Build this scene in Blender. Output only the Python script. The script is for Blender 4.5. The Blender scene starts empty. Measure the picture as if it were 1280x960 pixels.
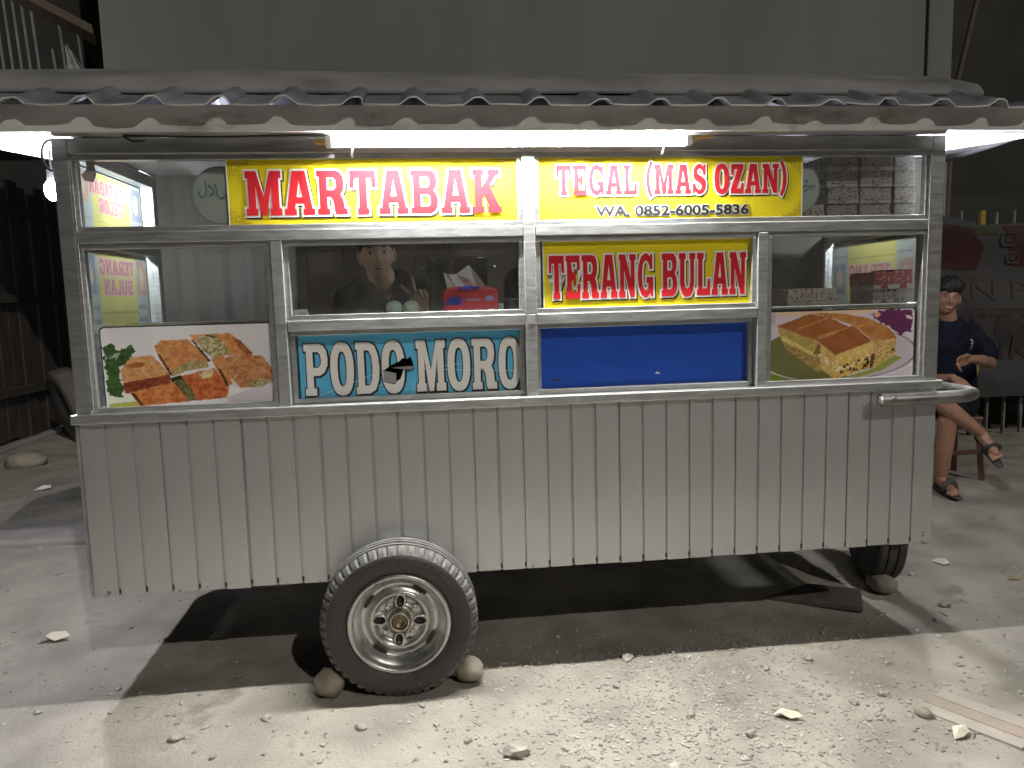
import bpy, bmesh, math, random
import numpy as np
from mathutils import Vector, Matrix, noise
from mathutils.geometry import tessellate_polygon
random.seed(7); RNG = np.random.default_rng(7)
SC = bpy.context.scene
COL = SC.collection
R_ = math.radians

# ---------------------------------------------------------------- camera, world, sun, exposure
cam_d = bpy.data.cameras.new('camera'); cam = bpy.data.objects.new('camera', cam_d); COL.objects.link(cam)
cam_d.sensor_width = 36; cam_d.lens = 26.0; cam_d.clip_start = .05; cam_d.clip_end = 600
CM = Matrix(((0.99337, 0.0390, -0.1082, 1.227), (-0.1119, 0.1110, -0.98753, -2.687), (-0.0265, 0.9930, 0.1146, 1.459), (0, 0, 0, 1)))
q = CM.to_quaternion().normalized(); cam.rotation_mode = 'QUATERNION'; cam.rotation_quaternion = q; cam.location = CM.translation
SC.camera = cam
W = bpy.data.worlds.new('World'); SC.world = W; W.use_nodes = True
nt = W.node_tree; bg = nt.nodes['Background']
sky = nt.nodes.new('ShaderNodeTexSky'); sky.sky_type = 'NISHITA'; sky.sun_disc = False
sky.sun_elevation = R_(38.8); sky.sun_rotation = math.atan2(.5, -1)
nt.links.new(sky.outputs[0], bg.inputs[0]); bg.inputs[1].default_value = .0012
sun_d = bpy.data.lights.new('street_light', 'SUN'); sun_d.energy = .95; sun_d.angle = R_(.7); sun_d.color = (1, .95, .86)
sun = bpy.data.objects.new('street_light', sun_d); COL.objects.link(sun)
sun.rotation_euler = Vector((-.5, 1, -.9)).to_track_quat('-Z', 'Y').to_euler()
SC.view_settings.view_transform = 'Standard'; SC.view_settings.look = 'None'; SC.view_settings.exposure = 0; SC.view_settings.gamma = 1
SC.render.engine = 'CYCLES'; SC.cycles.use_denoising = True; SC.cycles.sample_clamp_indirect = 6
SC.cycles.max_bounces = 8; SC.cycles.transparent_max_bounces = 16
L_TUBE, L_BULB, L_RIGHT = 1500, 2600, 1900

# ---------------------------------------------------------------- materials
def lin(c): return tuple((x/12.92 if x <= .04045 else ((x+.055)/1.055)**2.4) for x in c)
def hx(s): return lin(tuple(int(s[i:i+2], 16)/255 for i in (0, 2, 4)))
def mat(name, col, rough=.6, metal=0, var=.12, vscale=6, bump=0, bscale=40, spec=.5, stretch=(1, 1, 1), spots=None, coat=0):
    m = bpy.data.materials.new(name); m.use_nodes = True; n = m.node_tree; L = n.links
    b = n.nodes['Principled BSDF']; b.inputs['Roughness'].default_value = rough; b.inputs['Metallic'].default_value = metal
    b.inputs['Specular IOR Level'].default_value = spec; b.inputs['Coat Weight'].default_value = coat
    tc = n.nodes.new('ShaderNodeTexCoord'); mp = n.nodes.new('ShaderNodeMapping'); mp.inputs['Scale'].default_value = stretch
    L.new(tc.outputs['Object'], mp.inputs[0])
    nz = n.nodes.new('ShaderNodeTexNoise'); nz.inputs['Scale'].default_value = vscale; nz.inputs['Detail'].default_value = 6; L.new(mp.outputs[0], nz.inputs[0])
    mr = n.nodes.new('ShaderNodeMapRange'); mr.inputs[1].default_value = .3; mr.inputs[2].default_value = .7
    mr.inputs[3].default_value = 1-var; mr.inputs[4].default_value = 1+var; L.new(nz.outputs[0], mr.inputs[0])
    mx = n.nodes.new('ShaderNodeMix'); mx.data_type = 'RGBA'; mx.blend_type = 'MULTIPLY'; mx.inputs[0].default_value = 1
    mx.inputs[6].default_value = (*col, 1); L.new(mr.outputs[0], mx.inputs[7]); out = mx.outputs[2]
    if spots:
        sc, th, scol = spots
        n2 = n.nodes.new('ShaderNodeTexNoise'); n2.inputs['Scale'].default_value = sc; n2.inputs['Detail'].default_value = 8; n2.inputs['Roughness'].default_value = .65; L.new(mp.outputs[0], n2.inputs[0])
        r2 = n.nodes.new('ShaderNodeMapRange'); r2.inputs[1].default_value = th; r2.inputs[2].default_value = th+.08; L.new(n2.outputs[0], r2.inputs[0])
        m2 = n.nodes.new('ShaderNodeMix'); m2.data_type = 'RGBA'; L.new(r2.outputs[0], m2.inputs[0]); L.new(out, m2.inputs[6]); m2.inputs[7].default_value = (*scol, 1); out = m2.outputs[2]
    L.new(out, b.inputs['Base Color'])
    rv = n.nodes.new('ShaderNodeMapRange'); rv.inputs[1].default_value = .3; rv.inputs[2].default_value = .7; rv.inputs[3].default_value = max(.02, rough*(1-var)); rv.inputs[4].default_value = min(1, rough*(1+var)); L.new(nz.outputs[0], rv.inputs[0]); L.new(rv.outputs[0], b.inputs['Roughness'])
    if bump:
        n3 = n.nodes.new('ShaderNodeTexNoise'); n3.inputs['Scale'].default_value = bscale; n3.inputs['Detail'].default_value = 9; n3.inputs['Roughness'].default_value = .62; L.new(mp.outputs[0], n3.inputs[0])
        bp = n.nodes.new('ShaderNodeBump'); bp.inputs['Strength'].default_value = bump; bp.inputs['Distance'].default_value = .01; L.new(n3.outputs[0], bp.inputs['Height']); L.new(bp.outputs[0], b.inputs['Normal'])
    return m
def emit(name, col, s):
    m = bpy.data.materials.new(name); m.use_nodes = True; n = m.node_tree
    e = n.nodes.new('ShaderNodeEmission'); e.inputs[0].default_value = (*col, 1); e.inputs[1].default_value = s
    n.links.new(e.outputs[0], n.nodes['Material Output'].inputs[0]); return m
def glassmat(name, dirt=.05, tint=(.93, .95, .94)):
    m = bpy.data.materials.new(name); m.use_nodes = True; n = m.node_tree; L = n.links; n.nodes.remove(n.nodes['Principled BSDF'])
    t = n.nodes.new('ShaderNodeBsdfTransparent'); t.inputs[0].default_value = (*tint, 1)
    d = n.nodes.new('ShaderNodeBsdfDiffuse'); d.inputs[0].default_value = (.5, .48, .44, 1)
    g = n.nodes.new('ShaderNodeBsdfGlossy'); g.inputs['Roughness'].default_value = .02; g.inputs[0].default_value = (.9, .9, .9, 1)
    tc = n.nodes.new('ShaderNodeTexCoord'); nz = n.nodes.new('ShaderNodeTexNoise'); nz.inputs['Scale'].default_value = 9; nz.inputs['Detail'].default_value = 8; L.new(tc.outputs['Object'], nz.inputs[0])
    mr = n.nodes.new('ShaderNodeMapRange'); mr.inputs[1].default_value = .35; mr.inputs[2].default_value = .75; mr.inputs[3].default_value = dirt*.5; mr.inputs[4].default_value = dirt*1.6; L.new(nz.outputs[0], mr.inputs[0])
    a = n.nodes.new('ShaderNodeMixShader'); L.new(mr.outputs[0], a.inputs[0]); L.new(t.outputs[0], a.inputs[1]); L.new(d.outputs[0], a.inputs[2])
    lw = n.nodes.new('ShaderNodeLayerWeight'); lw.inputs[0].default_value = .5; pw_ = n.nodes.new('ShaderNodeMath'); pw_.operation = 'POWER'; L.new(lw.outputs['Facing'], pw_.inputs[0]); pw_.inputs[1].default_value = 5
    f = n.nodes.new('ShaderNodeMath'); f.operation = 'MULTIPLY_ADD'; L.new(pw_.outputs[0], f.inputs[0]); f.inputs[1].default_value = .9; f.inputs[2].default_value = .035
    b = n.nodes.new('ShaderNodeMixShader'); L.new(f.outputs[0], b.inputs[0]); L.new(a.outputs[0], b.inputs[1]); L.new(g.outputs[0], b.inputs[2])
    L.new(b.outputs[0], n.nodes['Material Output'].inputs[0]); return m
def translucent(name, col, k=.5):
    m = bpy.data.materials.new(name); m.use_nodes = True; n = m.node_tree; L = n.links; n.nodes.remove(n.nodes['Principled BSDF'])
    tc = n.nodes.new('ShaderNodeTexCoord'); nz = n.nodes.new('ShaderNodeTexNoise'); nz.inputs['Scale'].default_value = 20; L.new(tc.outputs['Object'], nz.inputs[0])
    mx = n.nodes.new('ShaderNodeMix'); mx.data_type = 'RGBA'; L.new(nz.outputs[0], mx.inputs[0]); mx.inputs[6].default_value = (*[c*.88 for c in col], 1); mx.inputs[7].default_value = (*col, 1)
    d = n.nodes.new('ShaderNodeBsdfDiffuse'); t = n.nodes.new('ShaderNodeBsdfTranslucent'); L.new(mx.outputs[2], d.inputs[0]); L.new(mx.outputs[2], t.inputs[0])
    a = n.nodes.new('ShaderNodeMixShader'); a.inputs[0].default_value = k; L.new(d.outputs[0], a.inputs[1]); L.new(t.outputs[0], a.inputs[2])
    L.new(a.outputs[0], n.nodes['Material Output'].inputs[0]); return m
def painted(name, rough=.45, spec=.4):
    m = bpy.data.materials.new(name); m.use_nodes = True; n = m.node_tree; b = n.nodes['Principled BSDF']
    a = n.nodes.new('ShaderNodeVertexColor'); a.layer_name = 'Col'; n.links.new(a.outputs[0], b.inputs['Base Color']); b.inputs['Roughness'].default_value = rough; b.inputs['Specular IOR Level'].default_value = spec; return m
def printed(name, base, ink, scale, th, rough=.5):
    m = bpy.data.materials.new(name); m.use_nodes = True; n = m.node_tree; L = n.links; b = n.nodes['Principled BSDF']; b.inputs['Roughness'].default_value = rough
    tc = n.nodes.new('ShaderNodeTexCoord'); v = n.nodes.new('ShaderNodeTexVoronoi'); v.inputs['Scale'].default_value = scale; L.new(tc.outputs['Object'], v.inputs[0])
    nz = n.nodes.new('ShaderNodeTexNoise'); nz.inputs['Scale'].default_value = scale*1.3; L.new(tc.outputs['Object'], nz.inputs[0])
    ad = n.nodes.new('ShaderNodeMath'); ad.operation = 'MULTIPLY_ADD'; L.new(nz.outputs[0], ad.inputs[0]); ad.inputs[1].default_value = .9; L.new(v.outputs['Distance'], ad.inputs[2])
    mr = n.nodes.new('ShaderNodeMapRange'); mr.inputs[1].default_value = th; mr.inputs[2].default_value = th+.05; L.new(ad.outputs[0], mr.inputs[0])
    mx = n.nodes.new('ShaderNodeMix'); mx.data_type = 'RGBA'; L.new(mr.outputs[0], mx.inputs[0]); mx.inputs[6].default_value = (*ink, 1); mx.inputs[7].default_value = (*base, 1); L.new(mx.outputs[2], b.inputs['Base Color']); return m

M = dict(
 alu=mat('brushed_aluminium', (.55, .56, .56), .38, .85, .14, 14, .12, 60, stretch=(1, 6, 6), spots=(9, .72, (.2, .19, .18))),
 alud=mat('weathered_aluminium', (.42, .42, .41), .5, .7, .2, 9, .15, 50, spots=(7, .68, (.2, .17, .14))),
 skirt=mat('ribbed_sheet_steel', (.60, .605, .61), .40, .68, .10, 3, .22, 6, spots=(16, .735, (.16, .12, .08)), stretch=(1, 1, .6)),
 rust=mat('rust_stain', (.07, .045, .03), .9, 0, .4, 60),
 black=mat('black_plastic', (.012, .012, .012), .5),
 rubber=mat('tyre_rubber', (.045, .043, .041), .62, 0, .25, 14, .2, 90, spots=(5, .62, (.09, .085, .075))),
 tread=mat('tyre_tread', (.10, .098, .092), .7, 0, .25, 20, .25, 90),
 rim=mat('painted_rim_steel', (.48, .48, .465), .32, .8, .2, 18, .15, 40, spots=(14, .66, (.24, .2, .15))),
 dark=mat('grease_and_slot_shade', (.03, .026, .022), .6, .2, .4, 40),  # grease tone, also painted as hole shade in the rim slots
 brass=mat('dull_hub_metal', (.22, .18, .11), .45, .8, .3, 50),
 white=mat('white_paint', (.75, .74, .72), .5, 0, .08, 8, .05),
 fascia=mat('weathered_white_fascia', (.56, .555, .54), .65, 0, .25, 4, .15, 20, spots=(5, .58, (.34, .32, .29)), stretch=(.6, 1, 1.6)),
 roofblue=mat('faded_blue_roof_sheet', (.24, .245, .285), .6, .1, .3, 5, .15, 20, spots=(7, .6, (.20, .17, .14))),
 rooftop=mat('grey_ridge_sheet', (.29, .285, .29), .7, .05, .3, 3, .2, 8),
 roofedge=mat('cut_sheet_edge', (.62, .62, .6), .5, .3, .2, 12),
 ceil=mat('white_ceiling_board', (.42, .41, .43), .5, 0, .12, 6, .1, 20, stretch=(1, 3, 1)),
 yellow=mat('yellow_vinyl', (.80, .66, .03), .6, 0, .05, 5, 0, spec=0),
 red=mat('red_vinyl', (.62, .03, .04), .6, 0, .06, 6, spec=0),
 vwhite=mat('white_vinyl', (.86, .84, .80), .6, 0, .05, 6, spec=0),
 ink=mat('black_ink', (.02, .02, .022), .45, 0, .1, 6),
 orn=mat('ochre_ornament_ink', (.50, .36, .04), .45, 0, .1, 6),
 blue=mat('blue_acrylic', (.022, .085, .46), .2, 0, .06, 3, .05, 6, spots=(30, .80, (.25, .3, .45))),
 sky=mat('sky_blue_vinyl', (.12, .50, .78), .35, 0, .12, 3, .06, 8),
 glass=glassmat('dusty_window_glass', .07),
 wood=mat('old_plank', (.13, .10, .075), .8, 0, .25, 8, .4, 30, stretch=(1, 8, 8)),
 wooddk=mat('dark_fence_wood', (.045, .038, .033), .85, 0, .35, 6, .4, 30, stretch=(6, 6, .6)),
 shelf=mat('grey_shelf', (.32, .32, .31), .5, .3, .15, 6),
 curtain=mat('grey_brown_curtain', (.04, .036, .032), .9, 0, .2, 4, .2, 60),
 wall=mat('grey_plaster_wall', (.225, .224, .217), .9, 0, .32, .8, .15, 12, stretch=(1, 1, .35)),
 dkwall=mat('dark_wall', (.035, .033, .03), .9, 0, .3, 2),
 skin=mat('skin', (.30, .165, .105), .5, 0, .10, 18, .08, 120),
 skinp=mat('pale_brown_skin', (.52, .34, .25), .5, 0, .10, 18, .08, 120),
 lip=mat('lip_skin', (.30, .10, .08), .45),
 hair=mat('black_hair', (.012, .011, .011), .45, 0, .3, 80, .6, 160),
 eye=mat('eye_white', (.6, .57, .53), .25), iris=mat('dark_iris', (.02, .012, .01), .15),
 navy=mat('navy_cotton', (.011, .0125, .022), .95, 0, .25, 12, .3, 200, spec=.08),
 blk=mat('black_cotton', (.02, .02, .021), .85, 0, .25, 12, .3, 200, spec=.08),
 denim=mat('black_shorts_cloth', (.014, .014, .017), .85, 0, .25, 12, .3, 200, spec=.08),
 sandal=mat('grey_rubber_sandal', (.05, .045, .043), .7, 0, .2, 30),
 stool=mat('maroon_plastic', (.11, .055, .05), .4, 0, .15, 8),
 stone=mat('grey_brown_stone', (.27, .24, .19), .75, 0, .25, 18, .35, 60, spots=(20, .62, (.16, .14, .11))),
 pebble=mat('pale_pebble', (.33, .31, .27), .85, 0, .4, 16, .3, 90),
 concrete=mat('dusty_concrete', (.25, .23, .22), .9, 0, .2, 5, .3, 40),
 slab=mat('dark_slab', (.10, .088, .078), .85, 0, .3, 8, .4, 50),  # plain dark tone with random variation
 paper=mat('crumpled_paper', (.62, .58, .46), .8, 0, .12, 20, .2, 60),
 leaf=mat('dry_leaf', (.30, .25, .12), .8, 0, .3, 30),
 egg=mat('duck_egg_shell', (.50, .66, .60), .45, 0, .06, 20),
 eggb=mat('pale_green_egg_shell', (.56, .64, .50), .45, 0, .06, 20),
 tissue=mat('tissue_paper', (.72, .70, .72), .9, 0, .05, 10),
 tpack=mat('red_plastic_wrap', (.66, .035, .06), .18, 0, .15, 18, .5, 30, coat=.5),
 tblue=mat('blue_print', (.05, .05, .38), .3, 0, .25, 40),
 lilac=mat('lilac_print', (.42, .36, .66), .3, 0, .2, 40),
 boxw=printed('flower_printed_card', (.48, .43, .40), (.30, .07, .06), 75, .78),
 boxg=printed('grey_printed_card', (.34, .30, .305), (.12, .07, .09), 85, .80),
 boxr=printed('red_printed_card', (.27, .02, .03), (.50, .24, .24), 70, .72),
 card=mat('plain_card', (.42, .39, .36), .8, 0, .08, 12),
 pot=mat('dark_steel_pot', (.10, .10, .10), .25, .8, .2, 8),
 cable=mat('white_plastic', (.72, .72, .70), .4),
 tan=mat('yellow_tape', (.45, .33, .10), .5),
 disc=mat('pale_plastic_disc', (.52, .56, .54), .4, 0, .05, 6),
 teal=mat('grey_teal_ink', (.22, .30, .30), .5, 0, .1, 10),
 banner=mat('dimmed_banner_vinyl', (.05, .048, .047), .6, 0, .2, 3, .25, 7),  # banner colours darkened to make up for too much bulb light
 bred=mat('faded_red_print', (.042, .009, .012), .6, 0, .25, 4, .2, 7),
 bpink=mat('faded_pink_print', (.055, .034, .035), .6, 0, .3, 9),
 bgreen=mat('faded_olive_print', (.036, .04, .016), .6, 0, .2, 9),
 ypole=mat('yellow_paint', (.38, .28, .04), .6, 0, .2, 8),
 rail=mat('grey_rail_paint', (.20, .20, .19), .6, 0, .3, 6),
 cloth=mat('grey_rag', (.30, .30, .28), .9, 0, .3, 12, .3, 50),
 dkblue=mat('dark_blue_plastic', (.03, .035, .09), .4, 0, .1, 5),
 parsley=mat('green_print', (.05, .12, .03), .5),
 menu=translucent('white_menu_vinyl', (.62, .66, .64)), menuy=translucent('yellow_menu_vinyl', (.78, .70, .22)),
 menur=translucent('pink_menu_ink', (.66, .22, .30)), menuk=translucent('grey_menu_ink', (.33, .37, .40)), menub=translucent('blue_menu_print', (.32, .36, .46)), menuo=translucent('orange_menu_print', (.66, .42, .32)),
 tube=emit('lit_tube', (1, .985, .945), L_TUBE), bulb=emit('lit_bulb', (.90, .92, 1), L_BULB), rlamp=emit('lit_lamp', (.95, .95, 1), L_RIGHT),
)
def splash(m, z0, z1, col, scale, th):
    n = m.node_tree; L = n.links; b = n.nodes['Principled BSDF']; src = b.inputs['Base Color'].links[0].from_socket
    tc = n.nodes.new('ShaderNodeTexCoord'); g_ = n.nodes.new('ShaderNodeNewGeometry'); sp = n.nodes.new('ShaderNodeSeparateXYZ'); L.new(g_.outputs['Position'], sp.inputs[0])
    mr = n.nodes.new('ShaderNodeMapRange'); mr.inputs[1].default_value = z0; mr.inputs[2].default_value = z1; mr.inputs[3].default_value = th-.12; mr.inputs[4].default_value = th+.2; L.new(sp.outputs[2], mr.inputs[0])
    nz = n.nodes.new('ShaderNodeTexNoise'); nz.inputs['Scale'].default_value = scale; nz.inputs['Detail'].default_value = 9; nz.inputs['Roughness'].default_value = .7; L.new(g_.outputs['Position'], nz.inputs[0])
    su = n.nodes.new('ShaderNodeMath'); su.operation = 'SUBTRACT'; L.new(nz.outputs[0], su.inputs[0]); L.new(mr.outputs[0], su.inputs[1])
    m2 = n.nodes.new('ShaderNodeMapRange'); m2.inputs[1].default_value = 0; m2.inputs[2].default_value = .06; L.new(su.outputs[0], m2.inputs[0])
    mx = n.nodes.new('ShaderNodeMix'); mx.data_type = 'RGBA'; L.new(m2.outputs[0], mx.inputs[0]); L.new(src, mx.inputs[6]); mx.inputs[7].default_value = (*col, 1); L.new(mx.outputs[2], b.inputs['Base Color'])
splash(M['skirt'], .44, .62, (.24, .20, .15), 28, .70); splash(M['rubber'], .03, .30, (.17, .15, .125), 16, .62); splash(M['tread'], .03, .40, (.20, .18, .15), 16, .62)
# ---------------------------------------------------------------- object helpers
WM = {}
def tag(o, label=None, cat=None, group=None, kind=None):
    if label: o['label'] = label
    if cat: o['category'] = cat
    if group: o['group'] = group
    if kind: o['kind'] = kind
    return o
def thing(name, label, cat, loc=(0, 0, 0), group=None, mw=None):
    o = bpy.data.objects.new(name, None); COL.objects.link(o); o.empty_display_size = .1
    o.matrix_world = mw if mw is not None else Matrix.Translation(loc)
    WM[o.name] = o.matrix_world.copy() if mw is None else mw.copy()
    return tag(o, label, cat, group)
def place(me, name, m, parent=None, loc=None, local=False, smooth=False, bevel=0):
    for x in (m if isinstance(m, (list, tuple)) else [m]): me.materials.append(x)
    o = bpy.data.objects.new(name, me); COL.objects.link(o)
    if smooth:
        for p in me.polygons: p.use_smooth = True
    if parent is not None:
        o.parent = parent
        pw = WM.get(parent.name)
        if pw is None: pw = Matrix.Identity(4)
        if not local and parent.type == 'EMPTY': me.transform(pw.inverted())
        elif not local: # part that is itself a mesh: geometry in root space
            r = parent
            while r.parent: r = r.parent
            if r.name in WM: me.transform(WM[r.name].inverted())
    elif loc is not None:
        me.transform(Matrix.Translation(loc).inverted()); o.location = loc; WM[o.name] = Matrix.Translation(loc)
    if bevel:
        b = o.modifiers.new('bevel', 'BEVEL'); b.width = bevel; b.segments = 2; b.limit_method = 'ANGLE'; b.harden_normals = False
    return o
class MB:
    def __init__(s): s.v = []; s.f = []; s.mi = []
    def add(s, v, f, mi=0):
        n = len(s.v); s.v += [tuple(p) for p in v]; s.f += [tuple(i+n for i in x) for x in f]; s.mi += [mi]*len(f); return s
    def box(s, x0, x1, y0, y1, z0, z1, mi=0):
        v = [(x0, y0, z0), (x1, y0, z0), (x1, y1, z0), (x0, y1, z0), (x0, y0, z1), (x1, y0, z1), (x1, y1, z1), (x0, y1, z1)]
        return s.add(v, [(0, 3, 2, 1), (4, 5, 6, 7), (0, 1, 5, 4), (1, 2, 6, 5), (2, 3, 7, 6), (3, 0, 4, 7)], mi)
    def tube(s, pts, r, n=10, mi=0, caps=True, flat=1.0, up=None):
        pts = [Vector(p) for p in pts]; rr = r if isinstance(r, (list, tuple)) else [r]*len(pts); v = []; f = []; pu = None
        for i, p in enumerate(pts):
            t = (pts[min(i+1, len(pts)-1)]-pts[max(i-1, 0)]).normalized()
            if pu is None:
                u = Vector(up) if up else (Vector((0, 0, 1)) if abs(t.z) < .9 else Vector((1, 0, 0)))
            else: u = pu
            u = (u-t*u.dot(t)).normalized(); pu = u; w = t.cross(u)
            for k in range(n):
                a = 2*math.pi*k/n; v.append(p+u*(math.cos(a)*rr[i]*flat)+w*(math.sin(a)*rr[i]))
        for i in range(len(pts)-1):
            for k in range(n): a = i*n+k; b = i*n+(k+1) % n; f.append((a, b, b+n, a+n))
        if caps: f += [tuple(range(n-1, -1, -1)), tuple((len(pts)-1)*n+k for k in range(n))]
        return s.add(v, f, mi)
    def limb(s, pts, r, n=12, flat=1.0, up=None):   # closed tube with rounded ends
        pts = [Vector(p) for p in pts]; r = list(r) if isinstance(r, (list, tuple)) else [r]*len(pts)
        a = (pts[0]-pts[1]).normalized(); b = (pts[-1]-pts[-2]).normalized()
        P = [pts[0]+a*r[0]*.85, pts[0]+a*r[0]*.5]+pts+[pts[-1]+b*r[-1]*.5, pts[-1]+b*r[-1]*.85]
        return s.tube(P, [r[0]*.4, r[0]*.82]+r+[r[-1]*.82, r[-1]*.4], n, flat=flat, up=up)
    def lathe(s, prof, axis_o, axis='Y', n=48, mi=0, closed=False):
        v = []; f = []; o = Vector(axis_o)
        for k in range(n):
            a = 2*math.pi*k/n
            for r, h in prof:
                c, d = r*math.cos(a), r*math.sin(a)
                v.append(o+{'Y': Vector((c, h, d)), 'X': Vector((h, c, d)), 'Z': Vector((c, d, h))}[axis])
        m = len(prof)
        for k in range(n):
            for j in range(m-1 if not closed else m):
                a = k*m+j; b = k*m+(j+1) % m; c = ((k+1) % n)*m+(j+1) % m; d = ((k+1) % n)*m+j; f.append((a, b, c, d))
        return s.add(v, f, mi)
    def ell(s, c, r, rot=None, n=16, m=10, mi=0):
        c = Vector(c); v = []; f = []; rot = rot or Matrix.Identity(3)
        v.append(c+rot@Vector((0, 0, -r[2])))
        for i in range(1, m):
            t = -math.pi/2+math.pi*i/m
            for k in range(n):
                a = 2*math.pi*k/n; v.append(c+rot@Vector((r[0]*math.cos(t)*math.cos(a), r[1]*math.cos(t)*math.sin(a), r[2]*math.sin(t))))
        v.append(c+rot@Vector((0, 0, r[2])))
        for k in range(n): f.append((0, 1+(k+1) % n, 1+k))
        for i in range(m-2):
            for k in range(n): a = 1+i*n+k; b = 1+i*n+(k+1) % n; f.append((a, b, b+n, a+n))
        e = 1+(m-2)*n
        for k in range(n): f.append((e+k, e+(k+1) % n, len(v)-1))
        return s.add(v, f, mi)
    def prism(s, polys, n0, n1, mi=0):   # polys: outer first, then holes (2-D); extruded along third coordinate from n0 to n1
        P = [p for p in polys]; flat = [pt for p in P for pt in p]; N = len(flat)
        tri = tessellate_polygon([[Vector((x, y, 0)) for x, y in p] for p in P])
        v = [(x, y, n1) for x, y in flat]+[(x, y, n0) for x, y in flat]; f = []
        for t in tri:
            a, b, c = [Vector((*flat[i], 0)) for i in t]
            if (b-a).cross(c-a).z < 0: t = t[::-1]
            f.append(tuple(t)); f.append(tuple(i+N for i in t[::-1]))
        k = 0
        for pi, p in enumerate(P):
            ar = sum(p[i][0]*p[(i+1) % len(p)][1]-p[(i+1) % len(p)][0]*p[i][1] for i in range(len(p)))
            ccw = ar > 0
            for i in range(len(p)):
                a, b = k+i, k+(i+1) % len(p)
                f.append((a, a+N, b+N, b) if (ccw == (pi == 0)) else (b, b+N, a+N, a))
            k += len(p)
        return s.add(v, f, mi)
    def mesh(s, name):
        me = bpy.data.meshes.new(name); me.from_pydata(s.v, [], s.f)
        if any(s.mi): me.polygons.foreach_set('material_index', s.mi)
        me.update(); return me
    def build(s, name, m, parent=None, loc=None, local=False, smooth=False, bevel=0):
        return place(s.mesh(name), name, m, parent, loc, local, smooth, bevel)
def B(name, m, parent, x0, x1, y0, y1, z0, z1, bevel=.002, loc=None): return MB().box(x0, x1, y0, y1, z0, z1).build(name, m, parent, bevel=bevel, loc=loc)
def autosmooth(o, ang=40):
    for p in o.data.polygons: p.use_smooth = True
    try: o.data.set_sharp_from_angle(angle=R_(ang))
    except Exception: pass
    return o
def fuse(mb, name, voxel, m, parent=None, smooth=3, fac=.5, loc=None):
    me = mb.mesh('tmp'); o = bpy.data.objects.new('tmp', me); COL.objects.link(o)
    r = o.modifiers.new('r', 'REMESH'); r.mode = 'VOXEL'; r.voxel_size = voxel
    if smooth: sm = o.modifiers.new('s', 'SMOOTH'); sm.iterations = smooth; sm.factor = fac
    dg = bpy.context.evaluated_depsgraph_get(); me2 = bpy.data.meshes.new_from_object(o.evaluated_get(dg)); bpy.data.objects.remove(o); bpy.data.meshes.remove(me)
    me2.name = name
    return place(me2, name, m, parent, loc, smooth=True)
def rock(name, m, loc, r, seed, label=None, cat='stone', group=None, parent=None, sub=3, rough=.18, smooth=True):
    bm = bmesh.new(); bmesh.ops.create_icosphere(bm, subdivisions=sub, radius=1)
    for v in bm.verts:
        d = v.co.normalized(); k = 1+rough*noise.noise(d*1.4+Vector((seed*3.1, seed, 0)))+rough*.35*noise.noise(d*4+Vector((seed, 7, seed)))
        v.co = Vector((d.x*r[0]*k, d.y*r[1]*k, d.z*r[2]*k))
    me = bpy.data.meshes.new(name); bm.to_mesh(me); bm.free()
    me.transform(Matrix.Translation(loc)@Matrix.Rotation(seed*1.7, 4, 'Z'))
    o = place(me, name, m, parent, loc=loc, smooth=smooth); return tag(o, label, cat, group)

# ---------------------------------------------------------------- ground
def sstep(a, b, x): t = max(0, min(1, (x-a)/(b-a))); return t*t*(3-2*t)
def gz(x, y):
    h = .05+.05*sstep(.5, 2.2, y)
    n = noise.noise(Vector((x*.9, y*.9, 3)))*.012+noise.noise(Vector((x*3.1, y*3.1, 5)))*.006
    near = sstep(6, 2, abs(y))
    n += near*(noise.noise(Vector((x*11, y*11, 9)))*.0035+noise.noise(Vector((x*30, y*30, 1)))*.0016)
    return h+n
def spaced(segs):
    out = []
    for a, b, n in segs: out += list(np.linspace(a, b, n, endpoint=False))
    return out+[segs[-1][1]]
XS = spaced([(-45, -30, 4), (-30, -4, 26), (-4, -.8, 90), (-.8, 4, 300), (4, 7, 100), (7, 30, 30), (30, 45, 4)])
YS = spaced([(-45, -20, 6), (-20, -1.2, 30), (-1.2, .7, 130), (.7, 3, 80), (3, 8, 60), (8, 30, 20), (30, 45, 4)])
gv = [(x, y, gz(x, y)) for y in YS for x in XS]; nx = len(XS)
gf = [(j*nx+i, j*nx+i+1, (j+1)*nx+i+1, (j+1)*nx+i) for j in range(len(YS)-1) for i in range(nx-1)]
gm = mat('dusty_ground', (.32, .296, .258), .95, 0, .28, 3.4, .9, 75, spots=(3.5, .6, (.26, .236, .21)), spec=.2)
me = bpy.data.meshes.new('ground'); me.from_pydata(gv, [], gf); me.update()
o = place(me, 'ground', gm, smooth=True); tag(o, 'dusty bare earth ground strewn with gravel', None, None, 'structure')
# gravel: countless pebbles, one object
ico = bmesh.new(); bmesh.ops.create_icosphere(ico, subdivisions=1, radius=1)
iv = np.array([v.co[:] for v in ico.verts]); ico.faces.ensure_lookup_table(); ifc = np.array([[v.index for v in f.verts] for f in ico.faces]); ico.free()
gvv = []; gff = []; cnt = 0
def pebbles(n, fx, fy, smin, smax, power=3.0):
    global cnt
    for i in range(n):
        x, y = fx(), fy(); s = smin+(smax-smin)*random.random()**power
        a = random.random()*6.28; c, d = math.cos(a), math.sin(a)
        v = iv*(1+RNG.uniform(-.28, .28, (len(iv), 1)))*np.array([s*(random.uniform(.8, 1.5) if random.random() > .08 else random.uniform(1.8, 3.2)), s*random.uniform(.7, 1.1), s*random.uniform(.45, .8)])
        v = np.stack([v[:, 0]*c-v[:, 1]*d, v[:, 0]*d+v[:, 1]*c, v[:, 2]], 1)+np.array([x, y, gz(x, y)+s*.15])
        gvv.append(v); gff.append(ifc+cnt); cnt += len(iv)
U = random.uniform
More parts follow.
